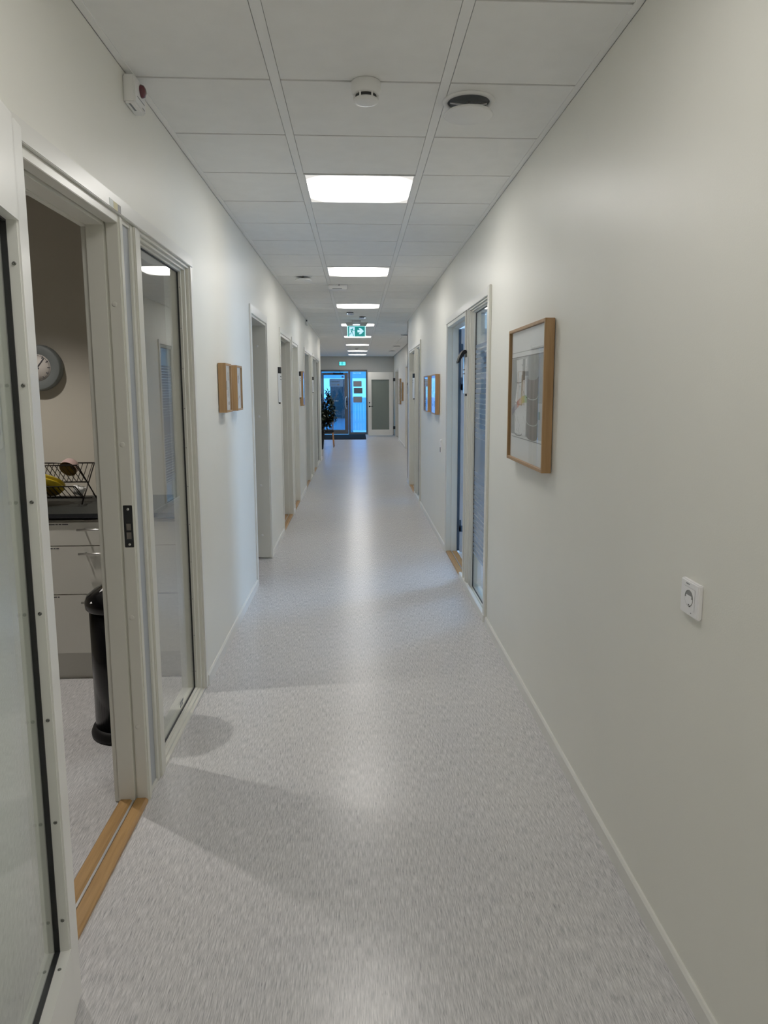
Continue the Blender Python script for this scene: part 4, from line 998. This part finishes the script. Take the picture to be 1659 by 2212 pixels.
mb = MB(); RW.box(mb, 0.0355, 0.0375, ya + fw, yb - fw, za + fw, zb - fw); mb.build('picture_glass', 'glassart', r)

def small_picture(side, ya, yb, za, zb, dp, label, tones, fw=0.012, seed=1, mat='oakframe'):
    r = thing('framed_picture', (side.x, (ya + yb) / 2, za), label, 'picture', PG)
    box_frame(r, side, ya, yb, za, zb, dp, fw, mat)
    rn = random.Random(seed); mb = MB(); W2, H2 = yb - ya - 2 * fw, zb - za - 2 * fw; x = dp - 0.012
    def q(a, b, c, d, lay, m_):
        mb.mat(m_); mb.poly([side.P(x + lay * 0.0003, ya + fw + u * W2, za + fw + v * H2) for u, v in ((a, c), (b, c), (b, d), (a, d))])
    q(0, 1, 0, 1, 0, 'paper')
    for k in range(9):
        a = rn.uniform(0.08, 0.7); b = a + rn.uniform(0.1, 0.25); c = rn.uniform(0.08, 0.75); d = c + rn.uniform(0.06, 0.2); q(a, min(b, 0.95), c, min(d, 0.95), k + 1, rn.choice(tones))
    mb.build('print', None, r)
    mb = MB(); side.box(mb, 0.004, x - 0.002, ya + fw, yb - fw, za + fw, zb - fw); mb.build('backing', 'paperdark', r)
    mb = MB(); side.box(mb, dp - 0.006, dp - 0.004, ya + fw, yb - fw, za + fw, zb - fw); mb.build('picture_glass', 'glassart', r)
small_picture(LW, 4.03, 4.21, 1.408, 1.692, 0.049, 'deep oak box frame on the left wall, nearer of the pair before the open doorway', ['sketch_grey', 'sketch_dark', 'sketch_light'], seed=2)
small_picture(LW, 4.40, 4.595, 1.408, 1.692, 0.049, 'deep oak box frame on the left wall, farther of the pair before the open doorway', ['sketch_grey', 'pink', 'cyl_brown_light', 'labelgreen'], seed=5)
small_picture(RW, 6.93, 7.36, 1.285, 1.690, 0.049, 'oak-framed print on the right wall, nearer of the pair past the light switch', ['sketch_grey', 'facadeblue', 'sketch_dark'], seed=8)
small_picture(RW, 7.68, 8.14, 1.285, 1.690, 0.049, 'oak-framed print on the right wall, farther of the pair past the light switch', ['fence', 'facadeblue', 'sketch_light'], seed=9)
small_picture(LW, 9.77, 10.03, 1.310, 1.792, 0.049, 'tall oak-framed picture on the left wall between the far doorways', ['sketch_light', 'sketch_grey'], seed=12)
small_picture(HW, 19.65, 20.55, 1.110, 1.840, 0.045, 'tall brown-framed picture in the far hall on the right, farther of the pair', ['sketch_grey', 'tan'], seed=14)
small_picture(HW, 18.72, 19.40, 1.225, 1.725, 0.045, 'smaller brown-framed picture in the far hall on the right, nearer of the pair', ['sketch_grey', 'tan'], seed=15)

# ------------------------------------------------------------------ room name signs with curved clear covers
def name_sign(side, y, label, za=1.40, zb=1.765, visor=False, off=0.0):
    r = thing('name_sign', (side.x, y, za), label, 'sign', 'room name signs beside the doors')
    w2_ = 0.075
    mb = MB(); side.box(mb, off + 0.0005, off + 0.005, y - w2_, y + w2_, za, zb, 0.001); mb.build('back_plate', 'alu', r)
    arcp = [(y - w2_ + 2 * w2_ * k / 12, off + 0.006 + 0.024 * math.sin(PI * k / 12)) for k in range(13)]
    mb = MB(); mb.prism([side.P(n_, yy, za + 0.012) for yy, n_ in arcp], (0, 0, zb - za - (0.015 if visor else 0.075))); mb.build('curved_cover', 'signcover', r)
    if not visor:
        mb = MB(); mb.prism([side.P(n_ + 0.0005, yy, zb - 0.062) for yy, n_ in arcp], (0, 0, 0.062)); mb.build('black_header', 'black', r)
    mb = MB(); side.box(mb, off + 0.008, off + 0.022, y - 0.02 - w2_ * 0.6, y - w2_ * 0.6 + 0.005, za - 0.006, za + 0.011, 0.001); mb.build('clip', 'black', r)
    mb = MB()
    for z in (zb - 0.10, zb - 0.13): side.box(mb, off + 0.024, off + 0.031, y - 0.035, y + 0.03, z, z + 0.010)
    mb.build('sign_print', 'greymark', r)
    if visor:
        pts = [(0.010, -0.004), (0.020, 0.006), (0.034, 0.006), (0.050, -0.010), (0.066, -0.040), (0.078, -0.078), (0.076, -0.092), (0.068, -0.088), (0.058, -0.066), (0.040, -0.040), (0.024, -0.022), (0.012, -0.018)]
        mb = MB(); mb.prism([side.P(a + off, y - 0.05, zb + 0.045 + b) for a, b in pts], (0, 0.10, 0)); mb.build('curved_visor', 'black', r)
    return r
M['signcover'] = paint('sign_cover_glossy', (0.66, 0.69, 0.72), 0.05, 0.01, coat=0.6)
name_sign(LW, 7.13, 'room name sign with a black top, left wall just before the third opening', visor=False)
name_sign(LW, 9.66, 'room name sign with a black top, left wall half hidden by the tall picture', 1.42, 1.785)
name_sign(LW, 12.475, 'room name sign with a black top, left wall between the last two doorways', 1.48, 1.765, off=0.0)
name_sign(RW, 5.24, 'room name sign with a curved black visor beside the nearest office door, right', 1.495, 1.780, True, off=-0.004)
name_sign(RW, 9.89, 'room name sign with a black top beside the second office door, right', 1.40, 1.76, off=0.009)
name_sign(HW, 17.02, 'room name sign beside the grey-white door in the far hall, right', 1.42, 1.70)

# ------------------------------------------------------------------ plant and chair at the far end
r = thing('potted_plant', (-0.94, 17.78, 0), 'bushy dark green plant in a tall black pot at the end of the left wall', 'plant')
mb = MB(); q = Vector((-0.99, 17.80, 0)); mb.lathe(q, [(0.0, 0.001), (0.095, 0.001), (0.11, 0.02), (0.15, 0.46), (0.155, 0.48), (0.14, 0.48), (0.135, 0.44), (0, 0.44)], seg=32); mb.build('pot', 'black', r)
rn = random.Random(11)
mb = MB(); tips = []
for k in range(9):
    a = rn.uniform(0, 2 * PI); rr = rn.uniform(0.08, 0.36); h = rn.uniform(0.8, 1.45)
    p0 = q + Vector((0.03 * math.cos(a), 0.03 * math.sin(a), 0.43)); p2 = q + Vector((rr * math.cos(a) + 0.14, rr * math.sin(a), h)); p1 = (p0 + p2) / 2 + Vector((0, 0, 0.1))
    mb.tube([p0, p1, p2], 0.007, 6); tips += [p0 * (1 - t) ** 2 + p1 * 2 * t * (1 - t) + p2 * t * t for t in (0.3, 0.4, 0.5, 0.6, 0.7, 0.8, 0.9, 1.0)]
mb.build('stems', 'stem', r)
mb = MB()
for k in range(1700):
    b = rn.choice(tips) + Vector((rn.gauss(0, 0.075), rn.gauss(0, 0.075), rn.gauss(0, 0.07)))
    if b.z < 0.47: b.z = 0.47 + rn.random() * 0.25
    if b.z > 1.5: b.z = 1.5 - rn.random() * 0.1
    lim_ = 0.33 if b.z < 1.0 else 0.33 - 0.42 * (b.z - 1.0)
    dxy = Vector((b.x - q.x - 0.13, b.y - q.y)); 
    if dxy.length > lim_: dxy = dxy.normalized() * lim_ * rn.uniform(0.6, 1); b.x, b.y = q.x + 0.13 + dxy.x, q.y + dxy.y
    d = Vector((rn.gauss(0, 1), rn.gauss(0, 1), rn.gauss(-0.2, 0.7))).normalized(); s_ = d.cross(Vector((rn.gauss(0, .3), rn.gauss(0, .3), 1))).normalized(); ln, wd = rn.uniform(0.08, 0.14), rn.uniform(0.018, 0.030); up = s_.cross(d) * 0.012
    v = [b, b + d * ln * 0.35 + s_ * wd + up, b + d * ln, b + d * ln * 0.35 - s_ * wd + up]
    mb.poly(v, True)
fo = mb.build('foliage', 'leafgreen', r)

SX, SY = -0.80, 18.52
r = thing('wooden_chair', (SX, SY, 0), 'wooden chair with a dark seat beside the plant', 'chair')
mb = MB(); mb.box(SX - 0.20, SX + 0.17, SY - 0.20, SY + 0.20, 0.395, 0.465, 0.018); mb.build('seat', 'fabric', r)
for sx, sy in ((1, -1), (-1, -1), (1, 1), (-1, 1)):
    mb = MB()
    a = Vector((SX - 0.015 + sx * 0.155, SY + sy * 0.17, 0.398)); b = Vector((SX - 0.015 + sx * 0.185, SY + sy * 0.20, 0.001))
    mb.cyl(a, b, 0.018, 0.011, 14)
    mb.build('leg', 'chairwood', r)
for sx in (-1, 1):
    mb = MB(); mb.tube([(SX - 0.015 + sx * 0.15, SY + 0.19, 0.40), (SX - 0.015 + sx * 0.155, SY + 0.22, 0.65), (SX - 0.015 + sx * 0.155, SY + 0.26, 0.84)], 0.014, 10); mb.build('back_post', 'chairwood', r)
mb = MB(); mb.box(SX - 0.19, SX + 0.16, SY + 0.235, SY + 0.262, 0.66, 0.82, 0.008); mb.build('backrest', 'fabric', r)

# ------------------------------------------------------------------ lights
def area(name, loc, rot, sx, sy, power, color, spread=PI):
    l = bpy.data.lights.new(name, 'AREA'); l.shape = 'RECTANGLE'; l.size = sx; l.size_y = sy; l.energy = power; l.color = color; l.spread = spread
    o = bpy.data.objects.new(name, l); o.location = loc; o.rotation_euler = rot; col.objects.link(o); return o
def spot(name, loc, power, angle, color, size=0.06, blend=0.5):
    l = bpy.data.lights.new(name, 'SPOT'); l.energy = power; l.spot_size = math.radians(angle); l.spot_blend = blend; l.color = color; l.shadow_soft_size = size
    o = bpy.data.objects.new(name, l); o.location = loc; col.objects.link(o); return o
# two more ceiling lamps of the same row, above and behind the viewer
area('corridor_lamp_overhead', (0.024, Y3 - TL * 4.5, CE - 0.006), (0, 0, 0), 0.54, 0.54, 6.6, (1.0, 0.972, 0.91))
area('corridor_lamp_behind', (0.024, Y3 - TL * 9.5, CE - 0.006), (0, 0, 0), 0.54, 0.54, 7, (1.0, 0.972, 0.91))
spot('kitchen_downlight', (-2.0, 3.25, 2.60), 80, 108, (1.0, 0.94, 0.85), 0.03, 0.75)

# daylight entering the offices through their outer windows
for k, (a, b, p) in enumerate(((6.7, 7.8, 120), (9.2, 10.9, 15))):
    area('office_daylight', (4.35, (a + b) / 2, 1.55), (0, math.radians(90), 0), 1.3, b - a, p, (0.42, 0.66, 1.0))
# world: bluish daylight from the sky texture
wd = bpy.data.worlds.new('World'); scene.world = wd; wd.use_nodes = True
nt = wd.node_tree; nt.nodes.clear()
out = nt.nodes.new('ShaderNodeOutputWorld'); bg = nt.nodes.new('ShaderNodeBackground')
sky = nt.nodes.new('ShaderNodeTexSky'); sky.sky_type = 'HOSEK_WILKIE'; sky.turbidity = 3.0; sky.sun_direction = (0.5, -0.6, 0.6)
mx = nt.nodes.new('ShaderNodeMix'); mx.data_type = 'RGBA'; mx.inputs['Factor'].default_value = 0.9
mx.inputs[7].default_value = (0.08, 0.44, 1.0, 1)
nt.links.new(sky.outputs[0], mx.inputs[6]); nt.links.new(mx.outputs[2], bg.inputs['Color'])
bg.inputs['Strength'].default_value = 5.0
nt.links.new(bg.outputs[0], out.inputs['Surface'])

# ------------------------------------------------------------------ camera
yaw, pitch, roll, F, HC = 0.04932, 0.13472, -0.0023, 1482.62, 1.5405
PCX, PCY = 845.43, 1041.67
cy_, sy_, cp_, sp_ = math.cos(yaw), math.sin(yaw), math.cos(pitch), math.sin(pitch)
f_ = Vector((sy_ * cp_, cy_ * cp_, -sp_)); r_ = Vector((cy_, -sy_, 0)); u_ = r_.cross(f_)
rr_ = r_ * math.cos(roll) + u_ * math.sin(roll); uu_ = u_ * math.cos(roll) - r_ * math.sin(roll)
cam = bpy.data.cameras.new('Camera'); co = bpy.data.objects.new('Camera', cam); col.objects.link(co)
mw = Matrix((rr_, uu_, -f_)).transposed().to_4x4(); mw.translation = Vector((0, 0, HC)); co.matrix_world = mw
cam.sensor_fit = 'AUTO'; cam.sensor_width = 36.0; cam.lens = F * 36.0 / 2212.0
cam.shift_x = -(PCX - 1659 / 2) / 2212.0; cam.shift_y = (PCY - 2212 / 2) / 2212.0
cam.clip_start = 0.02; cam.clip_end = 200
scene.camera = co

scene.view_settings.view_transform = 'Standard'; scene.view_settings.look = 'None'
scene.view_settings.exposure = 0.0; scene.view_settings.gamma = 1.18
cy = scene.cycles
cy.use_denoising = True
cy.max_bounces = 10; cy.diffuse_bounces = 6; cy.glossy_bounces = 5; cy.transparent_max_bounces = 16; cy.transmission_bounces = 6
cy.sample_clamp_indirect = 6.0; cy.caustics_reflective = False; cy.caustics_refractive = False
